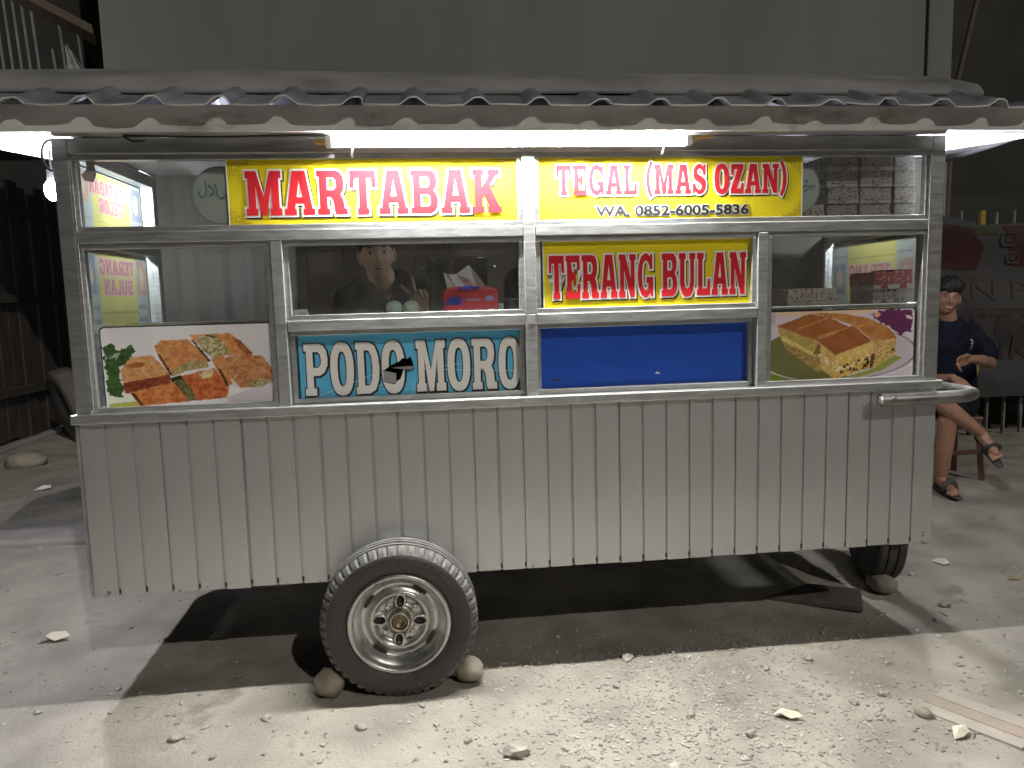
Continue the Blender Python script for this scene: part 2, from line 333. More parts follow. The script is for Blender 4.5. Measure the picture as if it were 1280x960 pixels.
pebbles(6500, lambda: random.gauss(2.05, .5), lambda: U(-.75, .06)-.0, .0016, .0085, 3.2)
pebbles(1500, lambda: U(-.6, 3.9), lambda: U(-.9, .3), .002, .011, 4)
pebbles(900, lambda: U(1.3, 3.4), lambda: U(-.72, -.3), .002, .010, 3.5)
pebbles(700, lambda: U(-2, 0.3), lambda: U(-.2, 3), .003, .014, 4)
pebbles(700, lambda: U(3.1, 6.2), lambda: U(-.2, 3), .003, .013, 4)
V = np.concatenate(gvv); F = np.concatenate(gff)
me = bpy.data.meshes.new('gravel'); me.from_pydata(V.tolist(), [], F.tolist()); me.update()
tag(place(me, 'gravel', M['pebble']), 'loose pale gravel scattered over the dusty ground', None, None, 'stuff')

# ---------------------------------------------------------------- building behind, fences
b = thing('house', 'grey plastered house wall rising behind the food cart roof', 'house', (2.3, 3.6, .1))
MB().box(-1.2, 5.83, 3.6, 3.9, 0, 7).build('wall', M['wall'], b)
B('wall_band', M['wall'], b, 1.7, 5.2, 3.55, 3.598, 3.18-.24, 3.18, .01)
B('corner_trim', M['wall'], b, 5.62, 5.85, 3.57, 3.598, 0, 7, .01)
B('rear_block', M['dkwall'], b, -9, -1.21, 8, 8.3, 0, 7, .01)
MB().box(5.86, 14, 6.2, 6.5, 0, 7).build('rear_wall', M['dkwall'], b)
for i in range(24): B('backdrop_board', M['wooddk'], b, -1.19+.29*i, -1.19+.29*i+.283, 3.575, 3.598, .1, 2.72, .004)  # boards added as a dark backdrop so the view through the windows stays dark
MB().box(5.9, 11, 3.75, 3.85, .05, 2.3).build('blackout_wall', M['dkwall'], b)  # added dark wall, hides the lit ground behind the bars
bal = thing('balcony', 'upper balcony with thin upright grey bars at top left', 'balcony', (-1.9, 4.2, 3.0))
B('floor_slab', M['dkwall'], bal, -3.4, -1.22, 4.0, 5.2, 2.92, 3.0, .01)
B('back_panel', M['dkwall'], bal, -3.4, -1.22, 5.1, 5.18, 3.0, 5, .01)
MB().box(-.85, .85, -.03, .03, -.05, .05).mesh('t')
rb = MB(); rb.tube([(-2.35, 4.2, 4.22), (-1.45, 4.2, 3.74)], .07, 4); rb.build('handrail', M['wood'], bal)
for i, x in enumerate(np.linspace(-2.75, -1.62, 17)):
    if i in (12, 15): continue
    t = MB(); top = min(4.5, 4.22-(x+2.35)*.53-.05) + (-.25 if i in (13,) else 0)
    t.tube([(x+.05, 4.2, 3.0), (x, 4.2, top)], .011, 6); t.build('bar', M['rail'], bal)
rag = thing('hanging_rag', 'pale grey rag hung on the balcony bars', 'rag', (-1.62, 4.15, 3.3))
t = MB(); nxg, nyg = 9, 12
vv = [(-1.70+(.02+.22*min(1, (j/8)) if j < 9 else .24-.05*(j-8))*i/8+.0, 4.13+.02*math.sin(i*1.9+j*.6), 3.66-.042*j-.02*abs(i-6)/6) for j in range(nyg) for i in range(nxg)]
t.add(vv, [(j*nxg+i, j*nxg+i+1, (j+1)*nxg+i+1, (j+1)*nxg+i) for j in range(nyg-1) for i in range(nxg-1)])
o = t.build('cloth', M['cloth'], rag, smooth=True); s = o.modifiers.new('s', 'SOLIDIFY'); s.thickness = .004

lf = thing('plank_fence', 'dark upright plank fence with low concrete footing at far left', 'fence', (-3, 6, .05))
for i in range(26):
    y = 4.0+.2*i; w = .185; dx = random.uniform(-.015, .015)
    B('plank', M['wooddk'], lf, -3.06+dx, -3.03+dx, y, y+w, .12+U(0, .05), 2.75+U(-.06, .06), .004)
for z in (.6, 1.55, 2.45): B('rail', M['wooddk'], lf, -3.02, -2.97, 4.0, 9.2, z, z+.09, .004)
B('footing', M['concrete'], lf, -3.12, -2.92, 3.9, 9.2, .0, .14, .02)
t = thing('spare_tyre', 'old dusty tyre leaning against the dark plank fence', 'tyre', (-2.42, 5.05, .1))
def tyre_prof(R, w, r_in, n=8):
    return [(r_in, -w*.38), (r_in+.02, -w*.46), ((R+r_in)/2, -w*.52), (R-.02, -w*.47), (R-.004, -w*.4), (R, -w*.2), (R, w*.2), (R-.004, w*.4), (R-.02, w*.47), ((R+r_in)/2, w*.52), (r_in+.02, w*.46), (r_in, w*.38)]
x = MB(); x.lathe(tyre_prof(.39, .2, .21), (0, 0, 0), 'X', 48, closed=True)
me = x.mesh('casing'); me.transform(Matrix.Translation((-2.47, 5.35, .49))@Matrix.Rotation(R_(38), 4, 'Z')@Matrix.Rotation(R_(-14), 4, 'Y'))
place(me, 'casing', mat('dusty_old_rubber', (.11, .10, .09), .9, 0, .3, 8, .3, 30), t, smooth=True)

rf = thing('bar_fence', 'dark bar fence behind the hanging banner at right', 'fence', (6.5, 3.5, .1))
for i in range(22):
    xx = 5.95+.17*i; MB().tube([(xx, 3.52, .1), (xx+.01, 3.52, 2.12+U(-.03, .03))], .017, 6).build('bar', M['rail'], rf)
for z in (.5, 1.9): B('rail', M['rail'], rf, 5.9, 9.8, 3.545, 3.575, z, z+.04, .003)
MB().tube([(6.12, 3.47, .1), (6.12, 3.47, 2.12)], .03, 8).build('post', M['ypole'], rf)['label'] = 'yellow painted post'
o = MB().tube([(5.90, 3.66, .1), (5.94, 3.66, 3.12), (6.27, 3.66, 4.6)], .022, 8).build('leaning_pole', M['wood'], loc=(5.90, 3.66, .1)); tag(o, 'thin dark pole leaning beside the house corner above the cart roof', 'pole')
# low concrete strip left of the cart
o = B('concrete_strip', M['concrete'], None, -2.6, -.62, 1.78, 2.16, .02, .135, .02, loc=(-1.6, 1.95, .05)); tag(o, 'low dusty concrete strip lying left of the cart', 'slab')

# ---------------------------------------------------------------- lettering
G = {}
def g(ch, w, *polys): G[ch] = (w, [[(float(a), float(b)) for a, b in p] for p in polys])
def elli(cx, cy, rx, ry, n=28, p=2.4):
    o = []
    for k in range(n):
        a = 2*math.pi*k/n; c, s = math.cos(a), math.sin(a); o.append((cx+rx*math.copysign(abs(c)**(2/p), c), cy+ry*math.copysign(abs(s)**(2/p), s)))
    return o
g('M', 122, [(0,0),(40,0),(40,16),(34,16),(34,66),(52,0),(70,0),(88,66),(88,16),(82,16),(82,0),(122,0),(122,16),(114,16),(114,84),(122,84),(122,100),(84,100),(61,42),(38,100),(0,100),(0,84),(8,84),(8,16),(0,16)])
g('A', 104, [(0,0),(40,0),(40,14),(35,14),(38,26),(66,26),(69,14),(64,14),(64,0),(104,0),(104,14),(96,14),(74,100),(30,100),(8,14),(0,14)], [(42,41),(62,41),(52,78)])
g('R', 104, [(0,0),(42,0),(42,14),(35,14),(35,40),(46,40),(56,30),(60,6),(64,0),(104,0),(104,14),(95,14),(91,34),(82,46),(92,57),(95,72),(91,88),(78,98),(64,100),(0,100),(0,86),(8,86),(8,14),(0,14)], [(35,56),(57,56),(66,63),(66,77),(57,84),(35,84)])
g('T', 92, [(26,0),(66,0),(66,14),(60,14),(60,82),(74,82),(78,60),(92,60),(92,100),(0,100),(0,60),(14,60),(18,82),(32,82),(32,14),(26,14)])
g('B', 98, [(0,0),(70,0),(86,5),(95,16),(97,28),(93,44),(82,53),(91,62),(94,76),(89,91),(74,100),(0,100),(0,86),(8,86),(8,14),(0,14)], [(35,16),(60,16),(69,22),(69,38),(60,44),(35,44)], [(35,60),(58,60),(66,66),(66,79),(58,84),(35,84)])
g('K', 106, [(0,0),(42,0),(42,14),(35,14),(35,32),(43,42),(60,14),(55,14),(55,0),(106,0),(106,14),(98,14),(64,62),(86,86),(98,86),(98,100),(54,100),(54,86),(59,86),(35,58),(35,86),(42,86),(42,100),(0,100),(0,86),(8,86),(8,14),(0,14)])
g('E', 88, [(0,0),(88,0),(88,34),(74,34),(70,16),(35,16),(35,42),(50,42),(50,32),(62,32),(62,68),(50,68),(50,58),(35,58),(35,84),(68,84),(72,66),(86,66),(86,100),(0,100),(0,86),(8,86),(8,14),(0,14)])
g('L', 84, [(0,0),(84,0),(84,38),(70,38),(64,16),(35,16),(35,86),(43,86),(43,100),(0,100),(0,86),(8,86),(8,14),(0,14)])
g('G', 97, [(97,46),(97,0),(85,0),(79,8),(62,-1),(44,-2),(22,6),(6,26),(1,50),(6,74),(22,94),(46,102),(62,101),(76,94),(82,100),(93,100),(93,64),(78,64),(70,78),(58,84),(46,84),(34,76),(29,62),(28,50),(29,36),(34,23),(46,16),(58,16),(66,22),(68,32),(56,32),(56,46)])
g('N', 106, [(0,0),(40,0),(40,14),(32,14),(32,64),(72,0),(98,0),(98,86),(106,86),(106,100),(66,100),(66,86),(74,86),(74,44),(40,100),(0,100),(0,86),(8,86),(8,14),(0,14)])
g('S', 86, [(0,2),(12,2),(18,8),(34,-1),(50,-2),(70,4),(83,17),(86,34),(80,48),(64,57),(42,64),(31,70),(31,79),(38,85),(50,85),(62,78),(68,64),(82,64),(82,99),(70,99),(66,92),(52,101),(38,102),(18,96),(5,82),(3,66),(8,52),(22,44),(46,36),(56,29),(56,21),(49,15),(38,15),(24,22),(15,36),(0,36)])
g('O', 96, elli(48, 50, 48, 52), elli(48, 50, 18, 34, 20))
g('Z', 84, [(0,0),(84,0),(84,36),(70,36),(64,17),(40,17),(82,86),(82,100),(3,100),(3,64),(17,64),(23,83),(43,83),(0,14)])
g('U', 104, [(0,86),(8,86),(8,30),(15,10),(32,-1),(52,-3),(72,-1),(89,10),(96,30),(96,86),(104,86),(104,100),(66,100),(66,86),(72,86),(72,32),(66,20),(53,16),(41,20),(35,32),(35,86),(43,86),(43,100),(0,100)])
g('(', 46, [(32,112),(13,90),(3,62),(3,38),(13,10),(32,-12),(46,-6),(33,16),(27,40),(27,60),(33,84),(46,106)])
G[')'] = (46, [[(46-a, b) for a, b in G['('][1][0]][::-1]])
g('P', 96, [(0,0),(46,0),(46,14),(35,14),(35,38),(60,38),(80,44),(93,57),(95,70),(91,86),(78,96),(60,100),(0,100),(0,86),(8,86),(8,14),(0,14)], [(35,54),(55,54),(66,60),(68,69),(65,79),(55,84),(35,84)])
g('D', 98, [(0,0),(56,0),(79,7),(93,26),(97,50),(93,74),(79,93),(56,100),(0,100),(0,86),(8,86),(8,14),(0,14)], [(35,16),(54,16),(65,28),(69,50),(65,72),(54,84),(35,84)])
g('U_', 0)
def area2(p): return sum(p[i][0]*p[(i+1) % len(p)][1]-p[(i+1) % len(p)][0]*p[i][1] for i in range(len(p)))
def offs(p, d):   # move a closed polygon outwards by d (holes: pass -d)
    if area2(p) < 0: p = p[::-1]
    o = []; n = len(p)
    for i in range(n):
        a, b, c = Vector(p[i-1]), Vector(p[i]), Vector(p[(i+1) % n]); e, f = (b-a).normalized(), (c-b).normalized()
        n1, n2 = Vector((e.y, -e.x)), Vector((f.y, -f.x)); m = n1+n2
        if m.length < 1e-6: m = n1
        m.normalize(); k = d/max(.55, m.dot(n1)); o.append((b.x+m.x*k, b.y+m.y*k))
    return o
def text_polys(txt, x0, x1, y0, y1, gap=10, space=44, sx=None):
    cur = 0; items = []
    for ch in txt:
        if ch == ' ': cur += space; continue
        w, ps = G[ch]; items.append((cur, ps)); cur += w+gap
    k = (x1-x0)/(cur-gap); ky = (y1-y0)/100
    return [[[(x0+(c+a)*k, y0+b*ky) for a, b in p] for p in ps] for c, ps in items]
def letters(parent, polys, n, m, name, d=0, dx=0, dy=0, th=.0006):
    t = MB()
    for li, ps in enumerate(polys):
        q = [offs(p, d if i == 0 else -d) for i, p in enumerate(ps)] if d else ps
        q = [q[0]]+[h for h in q[1:] if area2(h) > 1e-6 or not d]
        t.prism([[(a+dx, b+dy) for a, b in p] for p in q], n, n+th+.00022*(li % 3 if d else 0))
    return t.build(name, m, parent, local=True)
def bfont(parent, txt, x0, x1, y0, y1, n, m, name='lettering', bold=.02, flip=False):
    cu = bpy.data.curves.new('t', 'FONT'); cu.body = txt; cu.size = 1; cu.offset = bold; cu.resolution_u = 3; cu.extrude = .004
    o = bpy.data.objects.new('t', cu); COL.objects.link(o); dg = bpy.context.evaluated_depsgraph_get(); me = bpy.data.meshes.new_from_object(o.evaluated_get(dg)); bpy.data.objects.remove(o)
    v = np.array([p.co[:] for p in me.vertices]); a, b_ = v.min(0), v.max(0)
    for p in me.vertices:
        c = p.co; p.co = (x0+(c.x-a[0])/(b_[0]-a[0])*(x1-x0), y0+(c.y-a[1])/(b_[1]-a[1])*(y1-y0), n+(c.z-a[2])/(b_[2]-a[2])*.0005)
    me.name = name; return place(me, name, m, parent, local=True)
FRONT = lambda x, y, z: Matrix(((1, 0, 0, x), (0, 0, -1, y), (0, 1, 0, z), (0, 0, 0, 1)))
def rrect(w, h, r, n=5):
    o = []
    for cx, cy, a0 in ((w-r, r, -90), (w-r, h-r, 0), (r, h-r, 90), (r, r, 180)):
        for k in range(n+1): a = R_(a0+90*k/n); o.append((cx+r*math.cos(a), cy+r*math.sin(a)))
    return o
def rect(x0, y0, x1, y1): return [(x0, y0), (x1, y0), (x1, y1), (x0, y1)]
def strip(t, p, q, w, n, th=.0005):
    p, q = Vector(p), Vector(q); d = (q-p).normalized(); e = Vector((-d.y, d.x))*w/2
    t.prism([[tuple(p-e), tuple(q-e), tuple(q+e), tuple(p+e)]], n, n+th)
def ornaments(parent, w, h, n, corners):
    t = MB()
    for cx, cy in corners:
        sx, sy = (1 if cx == 0 else -1), (1 if cy == 0 else -1); P = lambda a, b: (cx*w+sx*a, cy*h+sy*b)
        for a, b, c, d in ((.012,.012,.09,.012),(.02,.02,.075,.02),(.03,.028,.062,.028),(.012,.012,.012,.075),(.02,.02,.02,.06),(.03,.028,.03,.05),(.03,.05,.05,.028),(.02,.06,.03,.06),(.075,.02,.075,.028)):
            strip(t, P(a, b), P(c, d), .0022, n)
    t.build('corner_ornament', M['orn'], parent, local=True)

# MARTABAK sign
def yellow_sign(name, label, x, y, z, w, h, rows, skew=0):
    r = thing(name, label, 'sign', mw=FRONT(x, y, z)); MB().prism([rect(0, 0, w, h)], 0, .003).build('backing', M['yellow'], r, local=True)
    t = MB(); e = .004
    for p in (rect(0, 0, w, e), rect(0, h-e, w, h), rect(0, e, e, h-e), rect(w-e, e, w, h-e)): t.prism([p], .003, .0035)
    t.build('pale_border', M['vwhite'], r, local=True)
    for txt, x0, x1, y0, y1, d in rows:
        ps = text_polys(txt, x0, x1, y0, y1)
        letters(r, ps, .0034, M['ink'], 'drop_shadow', d*.95, d*.75, -d*.8); letters(r, ps, .0044, M['vwhite'], 'lettering_outline', d); letters(r, ps, .0054, M['red'], 'lettering')
    return r
s = yellow_sign('sign', 'yellow sign with big red letters MARTABAK across the upper left window', .552, .022, 1.724, 1.012, .243, [('MARTABAK', .062, .952, .045, .196, .0068)])
ornaments(s, 1.012, .243, .0036, ((0, 0), (0, 1), (1, 0), (1, 1)))
s = yellow_sign('sign', 'yellow sign reading TEGAL (MAS OZAN) with a phone number, upper right window', 1.634, .022, 1.722, 1.008, .244, [('TEGAL (MAS OZAN)', .07, .945, .104, .21, .0055)])
ornaments(s, 1.008, .244, .0036, ((1, 0), (1, 1)))
bfont(s, 'WA. 0852-6005-5836', .21, .80, .024, .069, .0042, M['vwhite'], 'number_outline', .075); bfont(s, 'WA. 0852-6005-5836', .213, .797, .027, .066, .0052, M['ink'], 'phone_number', .03)
yellow_sign('sign', 'yellow sign with red letters TERANG BULAN in the middle right window', 1.65, .034, 1.403, .802, .262, [('TERANG BULAN', .022, .778, .05, .208, .0065)])

# PODO MORO sign, torn
s = thing('sign', 'torn sky blue sign with white letters PODO MORO below the counter window', 'sign', mw=FRONT(.752, .068, 1.09)); w, h = .815, .268
P_ = text_polys('PODO MORO', .018, .812, .035, .225, 8, 40)
hole = [(.298, .115), (.325, .135), (.36, .150), (.372, .162), (.390, .158), (.402, .168), (.408, .150), (.412, .126), (.414, .118), (.395, .112), (.375, .120), (.362, .085), (.335, .068), (.308, .072), (.312, .105)]
parts = []
MB_ = MB().prism([rect(0, 0, w, h), hole[::-1]], 0, .002); MB_.build('backing', M['sky'], s, local=True)
cut = MB().prism([hole], -.05, .05); co = cut.build('tmp_cut', M['black'])
co.matrix_world = FRONT(.752, .068, 1.09)
for n, m, nm, d, dx in ((.0028, M['ink'], 'lettering_outline', .0055, .002), (.0042, M['vwhite'], 'lettering', 0, 0)):
    letters(s, P_[:3]+P_[4:], n, m, nm, d, dx, -dx); o = letters(s, P_[3:4], n-.0003, m, nm, d, dx, -dx); bo = o.modifiers.new('cut', 'BOOLEAN'); bo.operation = 'DIFFERENCE'; bo.object = co; bo.solver = 'EXACT'
bpy.context.view_layer.update(); dg = bpy.context.evaluated_depsgraph_get()
for o in [c for c in s.children if c.modifiers]:
    me = bpy.data.meshes.new_from_object(o.evaluated_get(dg)); o.modifiers.clear(); o.data = me
bpy.data.objects.remove(co)
t = MB(); t.add([(.30, .075, .004), (.345, .07, .010), (.348, .108, .022), (.305, .118, .016)], [(0, 1, 2, 3)]); t.add([(.33, .128, .006), (.40, .118, .014), (.42, .125, .008), (.40, .132, .006)], [(0, 1, 2, 3)])
o = t.build('torn_flap', M['shelf'], s, local=True); so = o.modifiers.new('s', 'SOLIDIFY'); so.thickness = .0008
t = MB()
for a, b_ in (((.03, .02), (.29, .115)), ((.44, .118), (.81, .10)), ((.44, .12), (.60, .135)), ((.40, .02), (.41, .07)), ((.46, .02), (.465, .11)), ((.20, .03), (.31, .075))): strip(t, a, b_, .0012, .0049, .0003)
t.build('crease', M['vwhite'], s, local=True)
# blue panel
s = thing('panel', 'plain blue acrylic panel below the TERANG BULAN sign', 'panel', mw=FRONT(1.636, .068, 1.088)); MB().prism([rect(0, 0, .817, .272)], 0, .003).build('sheet', M['blue'], s, local=True)
t = MB(); t.prism([[(.03, .055), (.075, .058), (.085, .068), (.07, .066), (.055, .063)]], .003, .0034); t.prism([[(.12, .001), (.14, .009), (.16, .008), (.175, .001)]], .003, .0034); t.build('chip', M['ink'], s, local=True)
MB().prism([[(.447, .07), (.455, .079), (.468, .069)]], .003, .0036).build('scratch', M['vwhite'], s, local=True)

# ---------------------------------------------------------------- food photographs (printed boards)
def inpoly(X, Y, p):
    r = np.zeros_like(X, bool); n = len(p)
    for i in range(n):
        (x1, y1), (x2, y2) = p[i], p[(i+1) % n]; c = ((y1 > Y) != (y2 > Y)); r ^= c & (X < (x2-x1)*(Y-y1)/((y2-y1) or 1e-9)+x1)
    return r
def fbm(X, Y, sc, seed, oct=4):
    o = np.zeros_like(X); a = 1; tot = 0
    rng = np.random.default_rng(seed)
    for k in range(oct):
        lat = rng.random((64, 64)); x, y = X*sc*2**k, Y*sc*2**k; xi, yi = np.floor(x).astype(int), np.floor(y).astype(int); fx, fy = x-xi, y-yi; fx = fx*fx*(3-2*fx); fy = fy*fy*(3-2*fy)
        A = lambda i, j: lat[(yi+j) % 64, (xi+i) % 64]
        o += a*((A(0, 0)*(1-fx)+A(1, 0)*fx)*(1-fy)+(A(0, 1)*(1-fx)+A(1, 1)*fx)*fy); tot += a; a *= .55
    return o/tot
def photo_board(name, label, x, y, z, w, h, paint, aw, ah, nx=260):
    ny = int(nx*h/w); r = thing(name, label, 'sign', mw=FRONT(x, y, z))
    MB().prism([rrect(w, h, .018)], -.004, .003).build('board', M['black'], r, local=True)
    u, v = np.meshgrid(np.linspace(0, 1, nx), np.linspace(0, 1, ny)); X = u*aw; Y = (1-v)*ah
    C = np.clip(paint(X, Y)*1.10, 0, 1); C = C*.86+.14*C.mean(-1, keepdims=True); e = .004; rr = .016; px = e+u*(w-2*e); py = e+v*(h-2*e)
    keep = np.ones_like(px, bool)   # rounded corners
    for cx, cy, sx, sy in ((e+rr, e+rr, -1, -1), (w-e-rr, e+rr, 1, -1), (e+rr, h-e-rr, -1, 1), (w-e-rr, h-e-rr, 1, 1)):
        dx, dy = (px-cx)*sx, (py-cy)*sy; d = np.hypot(dx, dy); bad = (dx > 0) & (dy > 0) & (d > rr); k = rr/np.maximum(d, 1e-9)
        px = np.where(bad, cx+(px-cx)*k, px); py = np.where(bad, cy+(py-cy)*k, py)
    vs = np.stack([px.ravel(), py.ravel(), np.full(px.size, .004)], 1)
    idx = np.arange(nx*ny).reshape(ny, nx); f = np.stack([idx[:-1, :-1], idx[:-1, 1:], idx[1:, 1:], idx[1:, :-1]], -1).reshape(-1, 4)
    me = bpy.data.meshes.new('print'); me.from_pydata(vs.tolist(), [], f.tolist()); ca = me.color_attributes.new('Col', 'FLOAT_COLOR', 'POINT')
    rgba = np.ones((nx*ny, 4), np.float32); s = C.reshape(-1, 3); rgba[:, :3] = np.where(s <= .04045, s/12.92, ((s+.055)/1.055)**2.4); ca.data.foreach_set('color', rgba.ravel()); me.update()
    place(me, 'print', painted('printed_photo_'+str(nx)), r, local=True); return r
def H(s): return np.array([int(s[i:i+2], 16)/255 for i in (0, 2, 4)])
def blend(C, m, col): C[:] = C*(1-m[..., None])+col*m[..., None]
def crust(C, X, Y, poly, lo, mid, hi, seed, sc=.03, grad=None):
    n1 = fbm(X+seed*31, Y*1.3, sc, seed); n2 = fbm(X, Y, sc*4, seed+5); jx, jy = (n2-.5)*12, (fbm(X, Y, sc*4, seed+9)-.5)*12
    m = inpoly(X+jx, Y+jy, poly).astype(float); t = np.clip((n1-.3)/.4, 0, 1)[..., None]; t2 = np.clip((n2-.35)/.35, 0, 1)[..., None]
    col = (H(lo)*(1-t)+H(mid)*t)*(1-t2*.6)+H(hi)*t2*.6
    blend(C, m, col); return m
def paint_martabak(X, Y):   # drawn in the 1280x640 zoom's board coordinates
    C = np.zeros(X.shape+(3,)); C[:] = H('d9d6da'); C -= (.05*fbm(X, Y, .004, 1)[..., None]); blend(C, (Y > 430+.05*X).astype(float)*.6, H('e9e6e6'))
    blend(C, inpoly(X, Y, [(40, 520), (200, 510), (290, 600), (40, 640)]).astype(float), H('dfe3cf')); blend(C, inpoly(X, Y, [(40, 575), (240, 560), (260, 640), (40, 640)]).astype(float), H('a9b24a'))
    blend(C, inpoly(X, Y, [(880, 560), (1240, 430), (1250, 640), (880, 640)]).astype(float), H('cfc6cd'))
    p = fbm(X, Y, .022, 3); par = inpoly(X+(p-.5)*90, Y+(fbm(X, Y, .022, 4)-.5)*90, [(30, 130), (130, 150), (240, 160), (210, 240), (150, 290), (150, 520), (60, 520), (20, 300)]).astype(float)
    g2 = fbm(X, Y, .05, 8)[..., None]; blend(C, par*(1-(inpoly(X, Y, [(40, 190), (150, 190), (120, 240), (40, 240)])*.6*(p > .5))), H('1c3a14')*(1-g2)+H('55773a')*g2)
    crust(C, X, Y, [(200, 495), (490, 410), (660, 520), (640, 575), (250, 600)], 'a8431b', 'cf7a35', 'e09a55', 11)
    crust(C, X, Y, [(560, 380), (800, 330), (900, 470), (880, 560), (650, 575)], '9d3218', 'c96a30', 'dd8a45', 12)
    crust(C, X, Y, [(480, 400), (560, 370), (640, 500), (660, 570), (610, 570)], '2b2a18', '6b6632', 'a39a58', 13, .06)
    crust(C, X, Y, [(140, 320), (220, 225), (370, 215), (490, 370), (420, 450), (170, 500)], 'b9713b', 'd39a5b', 'dfb078', 14)
    crust(C, X, Y, [(150, 420), (300, 395), (490, 365), (480, 430), (300, 470), (165, 500)], '5c1d10', '8d3a1e', 'a8552a', 15)
    crust(C, X, Y, [(180, 290), (250, 262), (320, 270), (300, 300), (230, 310)], '8a431f', 'a75a2a', 'b9713b', 25)
    crust(C, X, Y, [(390, 150), (440, 105), (630, 105), (720, 200), (775, 275), (480, 350), (420, 250)], 'b2612d', 'cf8a4a', 'dca467', 16)
    crust(C, X, Y, [(480, 365), (540, 310), (640, 265), (760, 270), (765, 320), (600, 345), (500, 385)], '6a5a34', 'b49a62', 'd8c48e', 17, .06)
    crust(C, X, Y, [(635, 70), (930, 65), (1090, 240), (960, 230), (800, 255)], 'c0703a', 'd88f4b', 'e2a866', 18)
    crust(C, X, Y, [(690, 80), (800, 70), (880, 130), (920, 215), (800, 255), (730, 190)], '4d4f22', 'c9bb85', 'e9dcae', 19, .07)
    crust(C, X, Y, [(950, 90), (1000, 120), (1090, 230), (1040, 235), (980, 170)], '7d2c16', 'a5552d', 'c27c46', 20)
    crust(C, X, Y, [(785, 255), (880, 240), (925, 460), (880, 465), (840, 400)], 'b9692f', 'd68f4e', 'd99a59', 21)
    crust(C, X, Y, [(870, 260), (960, 230), (1150, 245), (1210, 330), (1232, 440), (1130, 485), (980, 490), (920, 410)], '9a4c28', 'c98a55', 'dba873', 22)
    crust(C, X, Y, [(1040, 450), (1120, 420), (1220, 440), (1130, 485), (1050, 490)], '5e6330', 'a89a60', 'd9cfae', 23, .06)
    crust(C, X, Y, [(690, 375), (760, 335), (800, 345), (780, 395), (710, 410)], 'b8a26b', 'd8c79a', 'e3d6b0', 24)
    for poly in ([(408, 205), (425, 210), (500, 365), (485, 372)], [(650, 110), (668, 110), (780, 270), (768, 285)], [(760, 70), (830, 90), (835, 102), (765, 85)], [(200, 500), (225, 500), (290, 600), (272, 602)], [(825, 330), (850, 340), (900, 470), (880, 470)], [(480, 395), (560, 375), (575, 405), (500, 420)]):
        blend(C, inpoly(X+(fbm(X, Y, .1, 40)-.5)*16, Y, poly)*.8, H('2a130a'))
    return np.clip(C, 0, 1)
